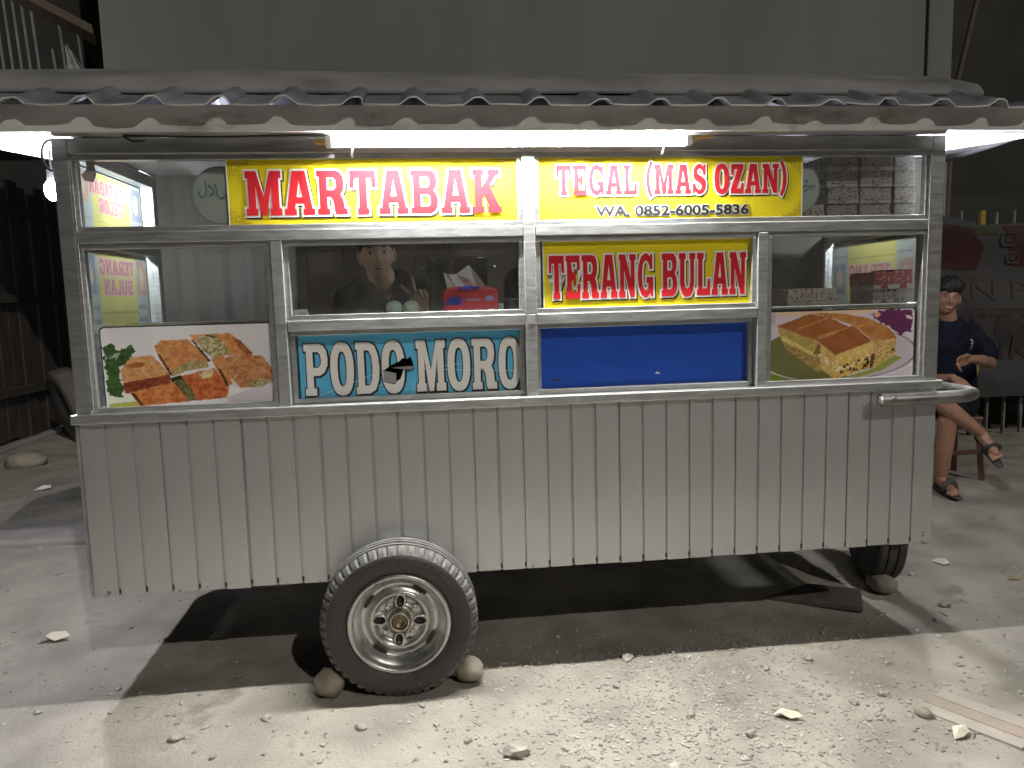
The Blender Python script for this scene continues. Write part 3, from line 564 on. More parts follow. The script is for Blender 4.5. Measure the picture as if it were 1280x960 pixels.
def paint_bulan(X, Y):
    C = np.zeros(X.shape+(3,)); C[:] = H('cbbcc6'); blend(C, (Y < 60).astype(float)*(X < 900), H('d7b79b')); blend(C, ((X < 100) & (Y < 130)).astype(float), H('b8a3b4'))
    E = lambda cx, cy, rx, ry: np.hypot((X-cx)/rx, (Y-cy)/ry)
    blend(C, ((E(640, 380, 700, 235) < 1)).astype(float), H('c6b9c4')); blend(C, ((Y > 470) & (X < 330) & (E(640, 380, 700, 240) > .99)).astype(float), H('7f8f2a'))
    blend(C, (E(640, 380, 660, 226) < 1).astype(float), H('bdb0bb')); blend(C, (np.abs(E(640, 380, 640, 215)-1) < .012).astype(float), H('77556c'))
    blend(C, ((E(500, 380, 520, 220) < 1) & (X < 700)).astype(float), H('6e6f3a')); blend(C, inpoly(X, Y, [(600, 600), (900, 520), (1100, 410), (1170, 430), (1000, 530), (760, 590)]).astype(float), H('93993c'))
    blend(C, (np.abs(E(640, 380, 690, 232)-1) < .01).astype(float)*(Y > 400), H('e6dfe2'))
    n = fbm(X, Y, .02, 2); n2 = fbm(X, Y, .08, 3)
    pur = inpoly(X+(n-.5)*70, Y+(fbm(X, Y, .02, 5)-.5)*70, [(890, 60), (1040, 30), (1210, 30), (1260, 120), (1250, 230), (1130, 235), (1030, 170), (900, 80)]); blend(C, pur.astype(float), H('5e1f4e')*(1-n2[..., None]*.5)+H('8f4a84')*n2[..., None]*.4)
    blend(C, inpoly(X, Y, [(910, 70), (950, 45), (975, 75), (940, 100)]).astype(float), H('d99a78')); blend(C, inpoly(X, Y, [(1180, 80), (1230, 90), (1250, 120), (1200, 110)]).astype(float), H('d9bfc4'))
    jx, jy = (n2-.5)*10, (fbm(X, Y, .08, 7)-.5)*10
    def P(poly, a, b, k=.08, sd=1):
        m = inpoly(X+jx, Y+jy, poly).astype(float); t = np.clip((fbm(X, Y, k, sd)-.3)/.4, 0, 1)[..., None]; blend(C, m, H(a)*(1-t)+H(b)*t)
    P([(110, 140), (460, 260), (480, 520), (380, 470), (150, 260)], 'a98a45', 'c7a85c', .05, 31); P([(150, 240), (480, 410), (490, 525), (440, 520), (180, 320)], '8d6f3a', 'b39552', .06, 32)
    P([(145, 215), (440, 375), (430, 400), (160, 262)], 'c9b24f', 'e3d37f', .05, 33)
    P([(455, 265), (600, 390), (610, 595), (480, 500)], 'c59c48', 'd9b968', .05, 34); P([(600, 390), (915, 285), (900, 500), (590, 595)], 'd2a94e', 'e6c577', .05, 35)
    P([(915, 285), (1110, 260), (1105, 400), (920, 520)], 'b98f45', 'd9b870', .06, 36); P([(600, 470), (900, 390), (900, 500), (590, 595)], 'c8963f', 'e2c05a', .05, 39)
    P([(110, 140), (380, 50), (480, 70), (560, 90), (700, 160), (760, 165), (900, 290), (600, 392), (450, 270)], '9c5628', 'a9622f', .02, 37)
    P([(400, 45), (640, 55), (880, 100), (1040, 180), (1120, 268), (915, 290), (770, 165), (600, 100)], 'ae6a2e', 'c08040', .02, 38)
    P([(450, 262), (740, 165), (905, 285), (600, 390)], '97502a', 'a35b2e', .02, 41)
    for poly in ([(450, 235), (700, 165), (710, 175), (455, 262)], [(280, 165), (520, 85), (530, 95), (290, 175)], [(560, 85), (760, 165), (770, 158), (590, 78)], [(760, 165), (905, 280), (915, 275), (775, 158)], [(700, 160), (860, 150), (800, 175)], [(580, 85), (720, 75), (700, 90)]): P(poly, 'b5763c', 'cf9450', .05, 43)
    dk = (fbm(X, Y, .055, 50) > .56) & inpoly(X, Y, [(650, 480), (780, 440), (900, 400), (920, 440), (1100, 330), (1110, 380), (930, 440), (900, 510), (640, 545)]); wh = (fbm(X, Y, .05, 52) > .5) & inpoly(X, Y, [(430, 370), (480, 380), (640, 490), (760, 460), (880, 390), (890, 430), (700, 520), (600, 520), (430, 400)])
    blend(C, wh.astype(float), H('e6dcb8')); blend(C, dk.astype(float), H('33200f'))
    blend(C, inpoly(X+jx*2, Y+jy*2, [(900, 400), (935, 385), (920, 500), (890, 520)]).astype(float)*.8, H('3a230f')); blend(C, inpoly(X+jx*2, Y+jy*2, [(455, 280), (475, 290), (480, 380), (410, 385)]).astype(float)*.7, H('6b4a22'))
    return np.clip(C, 0, 1)
photo_board('sign', 'printed board of golden martabak pieces with parsley on a white plate', .087, .034, 1.094, .590, .305, lambda X, Y: paint_martabak(X*1240/1240+25, Y+0), 1215, 640)
photo_board('sign', 'printed board of a thick pancake cake on a green plate', 2.513, .034, 1.094, .610, .290, lambda X, Y: paint_bulan(X+35, Y+30), 1225, 590, 261)

# ---------------------------------------------------------------- the food cart
D = .82
cart = thing('food_cart', 'silver aluminium martabak food cart with ribbed sheet skirt and glass windows', 'food cart', (1.6, .4, .05))
A, AD = M['alu'], M['alud']
def part(name, m, *b, bevel=.003): return B(name, m, cart, *b, bevel=bevel)
part('corner_post', A, 0, .052, 0, .05, 1.10, 2.03); part('corner_post', A, 3.15, 3.202, 0, .05, 1.10, 2.03)
part('corner_post', A, 0, .05, D-.05, D, .44, 2.10); part('corner_post', A, 3.15, 3.20, D-.05, D, .44, 2.10)
part('centre_post', A, 1.578, 1.620, -.003, .05, 1.10, 1.976)
part('window_post', A, .686, .728, 0, .048, 1.10, 1.681); part('window_post', A, 2.462, 2.504, 0, .048, 1.10, 1.681)
part('top_beam', A, .0525, 3.1495, .001, .05, 1.977, 2.03)
for x0, x1 in ((.0525, 1.5775), (1.6205, 3.1495)): part('middle_rail', A, x0, x1, -.001, .05, 1.682, 1.720)
for x0, x1 in ((.7285, 1.5775), (1.6205, 2.4615)): part('counter_rail', A, x0, x1, 0, .12, 1.364, 1.402)
part('sill_ledge', A, -.012, 3.212, -.022, .075, 1.066, 1.099)
part('corner_bracket', M['shelf'], 1.585, 1.613, -.006, -.0035, 1.365, 1.40, bevel=.001)
part('top_beam', A, 0, 3.2, D-.05, D, 2.101, 2.15); part('side_beam', A, 0, .05, .0505, D-.0505, 1.98, 2.03); part('side_beam', A, 3.15, 3.20, .0505, D-.0505, 1.98, 2.03)
for x0 in (0, 3.15):
    part('side_rail', A, x0, x0+.05, .0505, D-.0505, 1.682, 1.72); part('side_rail', A, x0, x0+.05, .0505, D-.0505, 1.066, 1.098)
# inner sash frames round each window (four thin strips each)
def sash(x0, x1, z0, z1, y=.010, w=.018, dep=.03, m=A):
    t = MB(); t.box(x0, x0+w, y, y+dep, z0+w, z1-w); t.box(x1-w, x1, y, y+dep, z0+w, z1-w); t.box(x0, x1, y, y+dep, z0, z0+w); t.box(x0, x1, y, y+dep, z1-w, z1); t.build('window_sash', m, cart, bevel=.002)
sash(.0525, 1.5775, 1.7205, 1.9765); sash(1.6205, 3.1495, 1.7205, 1.9765)
sash(.0525, .6855, 1.0995, 1.6815); sash(2.5045, 3.1495, 1.0995, 1.6815)
sash(.7285, 1.5775, 1.4025, 1.6815); sash(1.6205, 2.4615, 1.4025, 1.6815)
sash(.7285, 1.5775, 1.0995, 1.3635, .04); sash(1.6205, 2.4615, 1.0995, 1.3635, .04)
for x0, x1, z0, z1 in ((.07, 1.56, 1.738, 1.959), (1.638, 3.132, 1.738, 1.959), (.07, .668, 1.117, 1.664), (2.522, 3.132, 1.117, 1.664), (.746, 1.56, 1.42, 1.664), (1.638, 2.444, 1.42, 1.664)):
    part('window_pane', M['glass'], x0, x1, .036, .040, z0, z1, bevel=0)
for x0 in (.022, 3.172):
    for z0, z1 in ((1.721, 1.979), (1.099, 1.681)): part('side_pane', M['glass'], x0, x0+.004, .05, D-.05, z0, z1, bevel=0)
part('sash_strip', A, .0527, .0605, -.004, .0005, 1.72, 1.97, bevel=.001); part('sash_strip', A, 3.141, 3.149, -.004, .0005, 1.11, 1.97, bevel=.001); part('sash_strip', A, .0527, .0605, -.004, .0005, 1.11, 1.68, bevel=.001)
# ribbed skirt: one panel object per rib spacing
pw = 3.204/35; prof = [(0, .0080), (.0052, .0080), (.0060, .0010), (.0070, 0), (.045, -.0005), (pw-.0035, 0), (pw-.0025, .0012), (pw-.0018, .0080), (pw, .0080)]
tm = MB(); nz_ = 9
for j in range(nz_):
    z = .44+(1.066-.44)*j/(nz_-1)
    for a, b_ in prof: tm.v.append((a, b_+.0006*math.sin(j*1.3+a*30)*(0 < j < nz_-2), z))
for j in range(nz_-1):
    for i in range(len(prof)-1): k = j*len(prof)+i; tm.f.append((k, k+1, k+1+len(prof), k+len(prof))); tm.mi.append(0)
tm.box(-.0012, .0046, .003, .0078, .447, .447+.017, 1)
pm = tm.mesh('panel'); pm.materials.append(M['skirt']); pm.materials.append(M['rust'])
for p in pm.polygons: p.use_smooth = p.material_index == 0
pm.set_sharp_from_angle(angle=R_(35))
for i in range(35):
    o = bpy.data.objects.new('panel', pm); COL.objects.link(o); o.parent = cart; o.location = Vector((i*pw-.002, 0, U(-.002, .002)))-Vector((1.6, .4, .05)); o.rotation_euler = (U(-.004, .004), 0, 0)
    s_ = o.modifiers.new('s', 'SOLIDIFY'); s_.thickness = .0012; e_ = o.modifiers.new('e', 'EDGE_SPLIT'); e_.split_angle = R_(35)
for x0, x1 in ((-.002, .0), (3.2025, 3.2045)): part('side_panel', M['skirt'], x0, x1, .017, D, .44, 1.065, bevel=0)
part('edge_flange', AD, -.006, .003, -.004, .012, .445, 1.064, bevel=.001)
part('skirt_frame', M['dark'], .01, 3.19, .03, .06, .452, .482); part('floor_plate', M['dark'], .02, 3.18, .0605, .42, .458, .475, bevel=0)
part('rear_beam', AD, .02, 3.18, .421, .46, .44, .49); part('rear_skirt', AD, .02, 3.18, .455, .458, .49, 1.06, bevel=0)
for x0, x1, s_ in ((3.165, 3.172, 0),): 
    t = MB(); t.tube([(3.166, -.003, .47), (3.166, .002, .47)], .0035, 8); t.tube([(3.166, -.003, .482), (3.166, .002, .482)], .0035, 8); t.build('rivet', M['rust'], cart)
part('drip_bracket', M['dark'], 3.07, 3.10, .05, .07, .395, .44, bevel=.004)
# counter and shelves inside
part('counter_top', M['shelf'], .06, 2.46, .125, .50, 1.372, 1.386); part('counter_edge', A, .06, 2.46, .5005, .515, 1.36, 1.40)
part('display_shelf', A, 2.505, 3.148, .05, .34, 1.388, 1.402); part('box_shelf', M['shelf'], 2.63, 3.146, .08, .64, 1.715, 1.727)
part('ceiling_board', M['ceil'], .051, 3.149, .052, D-.052, 2.032, 2.038, bevel=0)
part('inner_panel', M['dkwall'], .74, 2.45, .16, .165, 1.1, 1.36, bevel=0)
part('back_board', M['curtain'], 2.2, 3.149, D-.045, D-.04, 1.1, 2.0, bevel=0)
# handle
t = MB(); hp = [(2.934, -.053, 1.033), (3.10, -.053, 1.034), (3.25, -.053, 1.036), (3.30, -.045, 1.037), (3.345, -.015, 1.039), (3.36, .04, 1.04), (3.36, .4, 1.04), (3.36, D-.05, 1.04), (3.33, D+.03, 1.04), (3.2, D+.05, 1.04)]
t.tube(hp, .0255, 16, caps=False); t.tube([(2.9345, -.053, 1.033), (2.95, -.053, 1.033)], .019, 12); o = t.build('handle', mat('worn_pipe_steel', (.26, .255, .24), .42, .7, .25, 14, .15, 50), cart, smooth=True); o['label'] = 'bent pipe handle round the right end'
MB().tube([(2.975, -.082, 1.045), (2.975, -.077, 1.045)], .006, 8).build('bolt', M['alu'], cart)
# roof
rl, rr_ = -.42, 3.98; t = MB(); pts = []
x = rl
while x < rr_-.2:
    k = .09*noise.noise(Vector((x*3, 1, 2))); hgt = .023+.010*noise.noise(Vector((x*7, 4, 2))); sq = .03*noise.noise(Vector((x*5.3, 2, 8)))
    dr = .012*noise.noise(Vector((x*4.3, 9, 2)))*(2.2 if x < .45 or x > 2.6 else .4)
    for dx, dz in ((0, dr), (.06, dr*.6-.002), (.125, dr*.4), (.148, hgt*.75+dr), (.158, hgt), (.182, hgt+.001), (.192, hgt*.75), (.2085, .001)): pts.append((x+dx*.996+sq*(.1 < dx < .2), dz+.004*noise.noise(Vector(((x+dx)*13, 6, 1)))))
    x += .2085
rows = [(-.142, -.001), (-.05, .03), (.08, .085), (.22, .145), (.40, .235), (.42, .233), (.62, .16), (1.02, .02)]
for yy, dz in rows:
    for a, b_ in pts:
        gx = 1-sstep(3.30, 3.62, a)*.88 if yy > -.1 else 1
        t.v.append((a, yy-(.012*noise.noise(Vector((a*5, 3, 3))) if yy < -.1 else 0), 2.104+b_+dz*gx))
n = len(pts)
for j in range(len(rows)-1):
    for i in range(n-1): k = j*n+i; t.f.append((k, k+1, k+1+n, k+n)); t.mi.append(0)
o = t.build('roof_sheet', [M['roofblue'], M['roofedge']], cart, smooth=True); s_ = o.modifiers.new('s', 'SOLIDIFY'); s_.thickness = .005; s_.offset = 0; s_.material_offset_rim = 1; o.data.set_sharp_from_angle(angle=R_(30))
t = MB(); sg = np.linspace(rl, 3.42, 40); rws = [(.085, .094), (.09, .112), (.12, .145), (.2, .182), (.38, .252), (.405, .262), (.45, .255), (.6, .2)]
for yy, dz in rws:
    for a in sg: t.v.append((a, yy+.012*noise.noise(Vector((a*2, yy, 6))), 2.106+dz+.006*noise.noise(Vector((a*1.7, yy*5, 1)))))
for j in range(len(rws)-1):
    for i in range(len(sg)-1): k = j*len(sg)+i; t.f.append((k, k+1, k+1+len(sg), k+len(sg))); t.mi.append(0)
o = t.build('ridge_sheet', M['rooftop'], cart, smooth=True); s_ = o.modifiers.new('s', 'SOLIDIFY'); s_.thickness = .006
part('fascia_board', M['fascia'], rl, rr_, -.085, -.065, 2.031, 2.116, bevel=.002)
part('fascia_lip', M['alud'], rl, rr_, -.064, -.0005, 2.033, 2.043, bevel=.001)
part('roof_batten', AD, rl, rr_, -.06, .0, 2.046, 2.10)
t = MB(); v_ = []
for x0, x1 in ((-.345, -.002), (3.2025, 3.66)):
    z = lambda y: 2.046+.09*(y+.06)
    t = MB(); t.add([(x0, -.06, z(-.06)), (x1, -.06, z(-.06)), (x1, 1.0, z(1.0)), (x0, 1.0, z(1.0)), (x0, -.06, z(-.06)+.008), (x1, -.06, z(-.06)+.008), (x1, 1.0, z(1.0)+.008), (x0, 1.0, z(1.0)+.008)], [(0, 3, 2, 1), (4, 5, 6, 7), (0, 1, 5, 4), (1, 2, 6, 5), (2, 3, 7, 6), (3, 0, 4, 7)]); t.build('eave_board', M['ceil'], cart)
for x0 in (-.36, 3.645): 
    t = MB(); t.tube([(x0, -.06, 2.045), (x0, 1.0, 2.14)], .014, 6); t.build('eave_edge', M['white'], cart)
# wheels
def wheel(o3, R=.282, Rin=.180, w=.165, parent=cart):
    ox, oy, oz = o3; root = bpy.data.objects.new('wheel', None); COL.objects.link(root); root.parent = parent
    NS = 192; t = MB(); prof = [(Rin-.002, -.058), (Rin+.010, -.070), (Rin+.03, -.079), (Rin+.055, -.083), (R-.030, -.0805), (R-.024, -.0785), (R-.022, -.0775), (R-.012, -.072), (R-.003, -.063), (R+.001, -.05), (R+.001, -.043), (R-.008, -.041), (R-.008, -.036), (R+.003, -.034), (R+.003, -.018), (R-.006, -.016), (R-.006, -.010), (R+.004, -.008), (R+.004, .008), (R-.006, .010), (R-.006, .016), (R+.003, .018), (R+.003, .036), (R+.001, .05), (R-.012, .07), (R-.03, .08), (Rin+.03, .079), (Rin, .06)]
    m = len(prof)
    for k in range(NS):
        a = 2*math.pi*k/NS; notch = (k % 4 == 0)
        for i, (r, h) in enumerate(prof):
            zz = 0
            if notch and 7 <= i <= 9: r -= .007; h += .005
            if i in (13, 14, 17, 18): h += .0022*math.sin(a*40)
            t.v.append((ox+r*math.cos(a), oy+h, oz+r*math.sin(a)))
    for k in range(NS):
        for j in range(m-1): t.f.append((k*m+j, ((k+1) % NS)*m+j, ((k+1) % NS)*m+j+1, k*m+j+1)); t.mi.append(1 if 5 <= j <= 23 else 0)
    ty = t.build('tyre', [M['rubber'], M['tread']], root); WMfix(ty, parent); autosmooth(ty, 32)
    # raised sidewall marks (worn, unreadable)
    t = MB()
    for k in range(9):
        a = R_(92-k*7.5); rr = R-.045
        t.box(-.006, .006, -.0015, .0015, -.006, .006) if False else None
        c, s = math.cos(a), math.sin(a)
        for p, q in ((-.007, -.003), (.003, .007)):
            P = [(ox+(rr+u)*math.cos(a+v/rr), oy-.0838, oz+(rr+u)*math.sin(a+v/rr)) for u, v in ((-.006, p), (.006, p), (.006, q), (-.006, q))]
            t.add(P, [(0, 1, 2, 3), (3, 2, 1, 0)][:1])
    WMfix(t.build('sidewall_mark', M['tread'], root), parent)
    t = MB(); pr = [(Rin+.004, -.066), (Rin+.003, -.074), (Rin-.004, -.077), (Rin-.012, -.074), (Rin-.016, -.062), (Rin-.022, -.055), (Rin-.032, -.05), (Rin-.04, -.03), (Rin-.046, -.022), (Rin-.056, -.026), (.112, -.030), (.108, -.036), (.102, -.040), (.094, -.038), (.088, -.026), (.08, -.020), (.062, -.020), (.055, -.026), (.050, -.034), (.046, -.036), (.040, -.036)]
    t.lathe(pr, (ox, oy, oz), 'Y', 72); ri = t.build('rim', M['rim'], root, smooth=True); WMfix(ri, parent)
    t = MB(); t.lathe([(.042, -.030), (.042, -.052), (.038, -.055), (.032, -.055), (.031, -.046), (.026, -.046), (.025, -.052), (.019, -.053), (.018, -.044), (.0001, -.044)], (ox, oy, oz), 'Y', 36); WMfix(t.build('hub', M['brass'], root, smooth=True), parent)
    t = MB(); t.lathe([(.034, -.0555), (.0335, -.0575), (.030, -.0575), (.0295, -.0555)], (ox, oy, oz), 'Y', 36); WMfix(t.build('hub_ring', M['alu'], root, smooth=True), parent)
    for k in range(4):      # ventilation slots with a pressed lip; hole's darkness painted on a closed cap
        a = R_(90-4+k*90); c, s = math.cos(a), math.sin(a)
        def P(u, v, h): return (ox+c*(.072+u)-s*v, oy+h, oz+s*(.072+u)+c*v)
        t = MB(); seg = 20; lo, li = [], []
        for q_ in range(seg):
            b_ = 2*math.pi*q_/seg; eu, ev = (abs(math.cos(b_))**.75)*math.copysign(1, math.cos(b_)), math.sin(b_); lo.append((eu, ev))
        rings = [(.034, .024, -.020), (.029, .0195, -.037), (.022, .0135, -.039), (.0185, .0105, -.033), (.018, .010, -.0245)]
        for ru, rv, h in rings:
            for eu, ev in lo: t.v.append(P(eu*ru, ev*rv, h))
        for j in range(len(rings)-1):
            for q_ in range(seg): t.f.append((j*seg+q_, j*seg+(q_+1) % seg, (j+1)*seg+(q_+1) % seg, (j+1)*seg+q_)); t.mi.append(1 if j >= 2 else 0)
        t.f.append(tuple((len(rings)-1)*seg+q_ for q_ in range(seg))); t.mi.append(1)
        WMfix(t.build('slot', [M['rim'], M['dark']], root, smooth=True), parent)
        a = R_(45+k*90-8); t = MB(); cx, cz = ox+.066*math.cos(a), oz+.066*math.sin(a); t.lathe([(.0155, -.020), (.014, -.028), (.0095, -.029), (.0095, -.040), (.007, -.043), (.0001, -.043)], (cx, oy, cz), 'Y', 8); WMfix(t.build('wheel_nut', M['rim'], root), parent)
        a0 = R_(62+k*90-20); t = MB(); r0, r1 = .1255, .1400
        for q_ in range(9):
            b_ = a0+R_(26)*q_/8; e = .5*math.sqrt(max(0, 1-((q_-4)/4)**4)); rm = (r0+r1)/2
            for rr, h in ((rm-(r1-r0)*e-.0005, -.0268), (rm+(r1-r0)*e+.0005, -.0255)): t.v.append((ox+rr*math.cos(b_), oy+h-.0040, oz+rr*math.sin(b_)))
        for q_ in range(8): t.f.append((q_*2, q_*2+1, q_*2+3, q_*2+2)); t.mi.append(0)
        WMfix(t.build('rim_slot', M['dark'], root), parent)  # flat patch painted dark like the shade of an open slot
    return root
def WMfix(o, root):   # sub-parts of a wheel: geometry is in world space, shift into the cart's space
    o.data.transform(WM[root.name].inverted())
wheel((1.081, -.075, .322), R=.279)
fwr = bpy.data.objects.new('wheel', None); COL.objects.link(fwr); fwr.parent = cart; fwr['label'] = 'small front wheel under the right end'
t = MB(); NS = 60; prof = [(.12, -.05), (.16, -.066), (.24, -.068), (.262, -.06), (.268, -.05), (.268, -.026), (.260, -.024), (.260, -.018), (.268, -.016), (.268, .016), (.26, .018), (.26, .024), (.268, .026), (.268, .05), (.262, .06), (.24, .068), (.16, .066), (.12, .05)]
m_ = len(prof)
for k in range(NS):
    a = 2*math.pi*k/NS
    for i, (r, h) in enumerate(prof): t.v.append((h+(.004*math.sin(a*30) if 4 <= i <= 13 else 0), r*math.cos(a), r*math.sin(a)))
for k in range(NS):
    for j in range(m_-1): t.f.append((k*m_+j, k*m_+j+1, ((k+1) % NS)*m_+j+1, ((k+1) % NS)*m_+j)); t.mi.append(0)
ms = t.mesh('tyre'); TF = Matrix.Translation((3.345, .60, .33))@Matrix.Rotation(R_(-14), 4, 'Z'); ms.transform(TF); ms.transform(WM[cart.name].inverted()); o = place(ms, 'tyre', M['rubber'], fwr, local=True); autosmooth(o, 30)
t = MB(); t.lathe([(.125, -.045), (.11, -.03), (.05, -.02), (.03, -.05), (.0001, -.05)], (0, 0, 0), 'X', 32); ms = t.mesh('rim'); ms.transform(TF); ms.transform(WM[cart.name].inverted()); place(ms, 'rim', M['rim'], fwr, local=True, smooth=True)
part('axle', M['dark'], 1.06, 1.10, .0, .45, .318, .35); part('fork', M['dark'], 3.19, 3.205, .45, .70, .34, .438)
# wire loop by the left post
t = MB(); t.tube([(-.028+.03*math.cos(a), .06, 1.985+.05*math.sin(a)) for a in np.linspace(0, 6.28, 24)], .0045, 6, caps=False); o = t.build('wire_loop', M['black'], loc=(-.028, .06, 1.985), smooth=True); tag(o, 'loop of black wire hanging beside the left corner post under the eave', 'wire')
t = MB(); t.tube([(x, -.045-.004*math.sin(x*3), 2.024+.003*math.sin(x*9)) for x in np.linspace(.25, .92, 14)], .0035, 6); t.tube([(.25, -.045, 2.024), (.27, -.03, 2.012), (.31, -.02, 2.015)], .0035, 6); o = t.build('lamp_cable', M['black'], loc=(.25, -.045, 2.02), smooth=True); tag(o, 'thin dark cable running along the top beam to the tube lamp', 'cable')

# ---------------------------------------------------------------- lamps the photograph shows
lamp = thing('tube_lamp', 'lit white fluorescent tube fixed along the top beam', 'lamp', (1.54, -.03, 2.0))
t = MB(); x0, x1 = .925, 2.165
def half(x): return [(x, -.034-.016*math.cos(a), 2.008+.016*math.sin(a)) for a in np.linspace(-1.4, 1.35, 9)]
ra, rb_ = half(x0), half(x1); t.add(ra+rb_, [(i, i+1, i+10, i+9) for i in range(8)]+[tuple(range(8, -1, -1)), tuple(range(9, 18))]); 
me = t.mesh('glass_tube'); bm = bmesh.new(); bm.from_mesh(me); bmesh.ops.recalc_face_normals(bm, faces=bm.faces); bm.to_mesh(me); bm.free(); place(me, 'glass_tube', M['tube'], lamp)
MB().box(.9245, 2.1655, -.0355, -.0308, 1.988, 1.9918).build('light_shield_lip', M['white'], lamp, bevel=.001)  # lip added to cut the tube's light on the signs below
MB().box(.90, 2.19, -.0305, -.004, 1.990, 2.022).build('housing', M['white'], lamp, bevel=.002)
for a, b_ in ((.90, .924), (2.166, 2.19)): MB().box(a, b_, -.052, -.031, 1.991, 2.024).build('end_cap', M['white'], lamp, bevel=.003)
MB().box(.865, .899, -.04, -.01, 2.0, 2.018).build('tape', M['tan'], lamp, bevel=.003)
MB().tube([(2.19, -.04, 2.015), (2.27, -.035, 2.022)], .006, 6).build('pin_holder', M['tan'], lamp)
MB().tube([(2.09, -.036, 1.99), (2.09, -.012, 1.97), (2.09, -.002, 1.965)], .004, 6).build('clip', M['cable'], lamp); MB().tube([(.99, -.036, 1.99), (.985, -.012, 1.97), (.985, -.002, 1.965)], .004, 6).build('clip', M['cable'], lamp)
def bulb(loc, m, label, r=.034, top=2.075):
    b = thing('hanging_bulb', label, 'lamp', loc); t = MB(); t.ell(loc, (r, r, r*1.35), n=14, m=10); t.build('bulb', m, b, smooth=True)
    MB().tube([(loc[0], loc[1], loc[2]+r*1.1), (loc[0], loc[1], loc[2]+r*1.1+.05)], .017, 10).build('socket', M['black'], b)
    MB().tube([(loc[0], loc[1], loc[2]+r*1.1+.05), (loc[0], loc[1], top)], .004, 6).build('cord', M['black'], b)
bulb((-.235, .5, 1.934), M['bulb'], 'lit white bulb hanging under the left eave beside the corner post', .030, 2.09)
bulb((3.412, .34, 1.925), M['rlamp'], 'lit white bulb hanging under the right eave behind the corner post', .026, 2.07)

# ---------------------------------------------------------------- menus on the side windows (readable from outside)
def translucent_print(name):
    m = translucent(name, (1, 1, 1), .17); n = m.node_tree; a = n.nodes.new('ShaderNodeVertexColor'); a.layer_name = 'Col'
    for nd in n.nodes:
        if nd.type in ('BSDF_DIFFUSE', 'BSDF_TRANSLUCENT'): n.links.new(a.outputs[0], nd.inputs[0])
    return m
MENU_M = translucent_print('printed_menu_vinyl')
def menu(name, label, mw, w, h, top, blocks, rows):
    r = thing(name, label, 'sign', mw=mw); nx = 240; ny = int(nx*h/w); u, v = np.meshgrid(np.linspace(0, 1, nx), np.linspace(0, 1, ny))
    pal = dict(menuy=(.62, .58, .22), menub=(.30, .33, .42), menuo=(.50, .36, .30), w=(.46, .50, .48), k=(.27, .31, .33), r=(.58, .22, .30), p=(.64, .52, .42))
    C = np.zeros((ny, nx, 3)); C[:] = pal['w']
    for x0, y0, x1, y1, m in blocks:
        k = (u > x0) & (u < x1) & (v > y0) & (v < y1); C[k] = pal[m]
        if m != 'menuy': C[k] *= (.7+.6*fbm(u, v, 9, 5))[k][:, None]; C[k & (np.hypot((u-(x0+x1)/2)/(x1-x0), (v-(y0+y1)/2)/(y1-y0)) < .3)] = pal['p']
    rr = random.Random(4)
    for y in rows:
        C[(np.abs(v-y) < .007) & (u > .2) & (u < .76)] = (.45, .42, .12)
        for a in (.03, .075, .12, .155, .79, .835, .88, .925): C[(u > a) & (u < a+rr.uniform(.028, .038)) & (v > y+.015) & (v < y+.05)] = pal['k']
    for txt, x0, x1, y0, y1 in top:
        for ps in text_polys(txt, x0*w, x1*w, y0*h, y1*h):
            for nm, d in (('p', .006), ('r', 0)):
                k = inpoly(u*w+1e-7, v*h+1e-7, offs(ps[0], d) if d else ps[0])
                if not d:
                    for hp_ in ps[1:]: k &= ~inpoly(u*w+1e-7, v*h+1e-7, hp_)
                C[k] = pal[nm]
    vs = np.stack([(u*w).ravel(), (v*h).ravel(), np.zeros(nx*ny)], 1); idx = np.arange(nx*ny).reshape(ny, nx); f = np.stack([idx[:-1, :-1], idx[:-1, 1:], idx[1:, 1:], idx[1:, :-1]], -1).reshape(-1, 4)
    me = bpy.data.meshes.new('sheet'); me.from_pydata(vs.tolist(), [], f.tolist()); ca = me.color_attributes.new('Col', 'FLOAT_COLOR', 'POINT'); q_ = np.ones((nx*ny, 4), np.float32); q_[:, :3] = C.reshape(-1, 3); ca.data.foreach_set('color', q_.ravel()); me.update()
    place(me, 'sheet', MENU_M, r, local=True); return r
LS = lambda x, y, z: Matrix(((0, 0, -1, x), (-1, 0, 0, y), (0, 1, 0, z), (0, 0, 0, 1)))   # seen from the left: text runs towards -y
RS = lambda x, y, z: Matrix(((0, 0, 1, x), (1, 0, 0, y), (0, 1, 0, z), (0, 0, 0, 1)))
menu('menu_poster', 'yellow and white MARTABAK TELOR menu sheet on the upper left side glass', LS(.021, .70, 1.725), .62, .24, [('MARTABAK', .21, .79, .68, .88), ('TELOR', .33, .67, .40, .62)], [(.2, .0, .76, 1, 'menuy'), (.02, .4, .17, .95, 'menub'), (.80, .5, .98, .95, 'menuo')], (.10, .24))
menu('menu_poster', 'yellow and white TERANG BULAN menu sheet on the lower left side glass', LS(.021, .70, 1.105), .62, .57, [('TERANG', .22, .74, .85, .95), ('BULAN', .26, .70, .72, .82)], [(.2, .0, .76, 1, 'menuy'), (.02, .72, .17, .97, 'menuo'), (.80, .72, .98, .97, 'menub')], (.06, .15, .24, .33, .42, .51, .60))
menu('menu_poster', 'yellow and white TERANG BULAN menu sheet on the right side glass', RS(3.177, .12, 1.34), .62, .325, [('TERANG', .26, .76, .50, .70), ('BULAN', .30, .70, .24, .44)], [(.2, .0, .78, 1, 'menuy'), (.02, .3, .17, .75, 'menuo'), (.81, .3, .97, .75, 'menub')], (.06, .80))

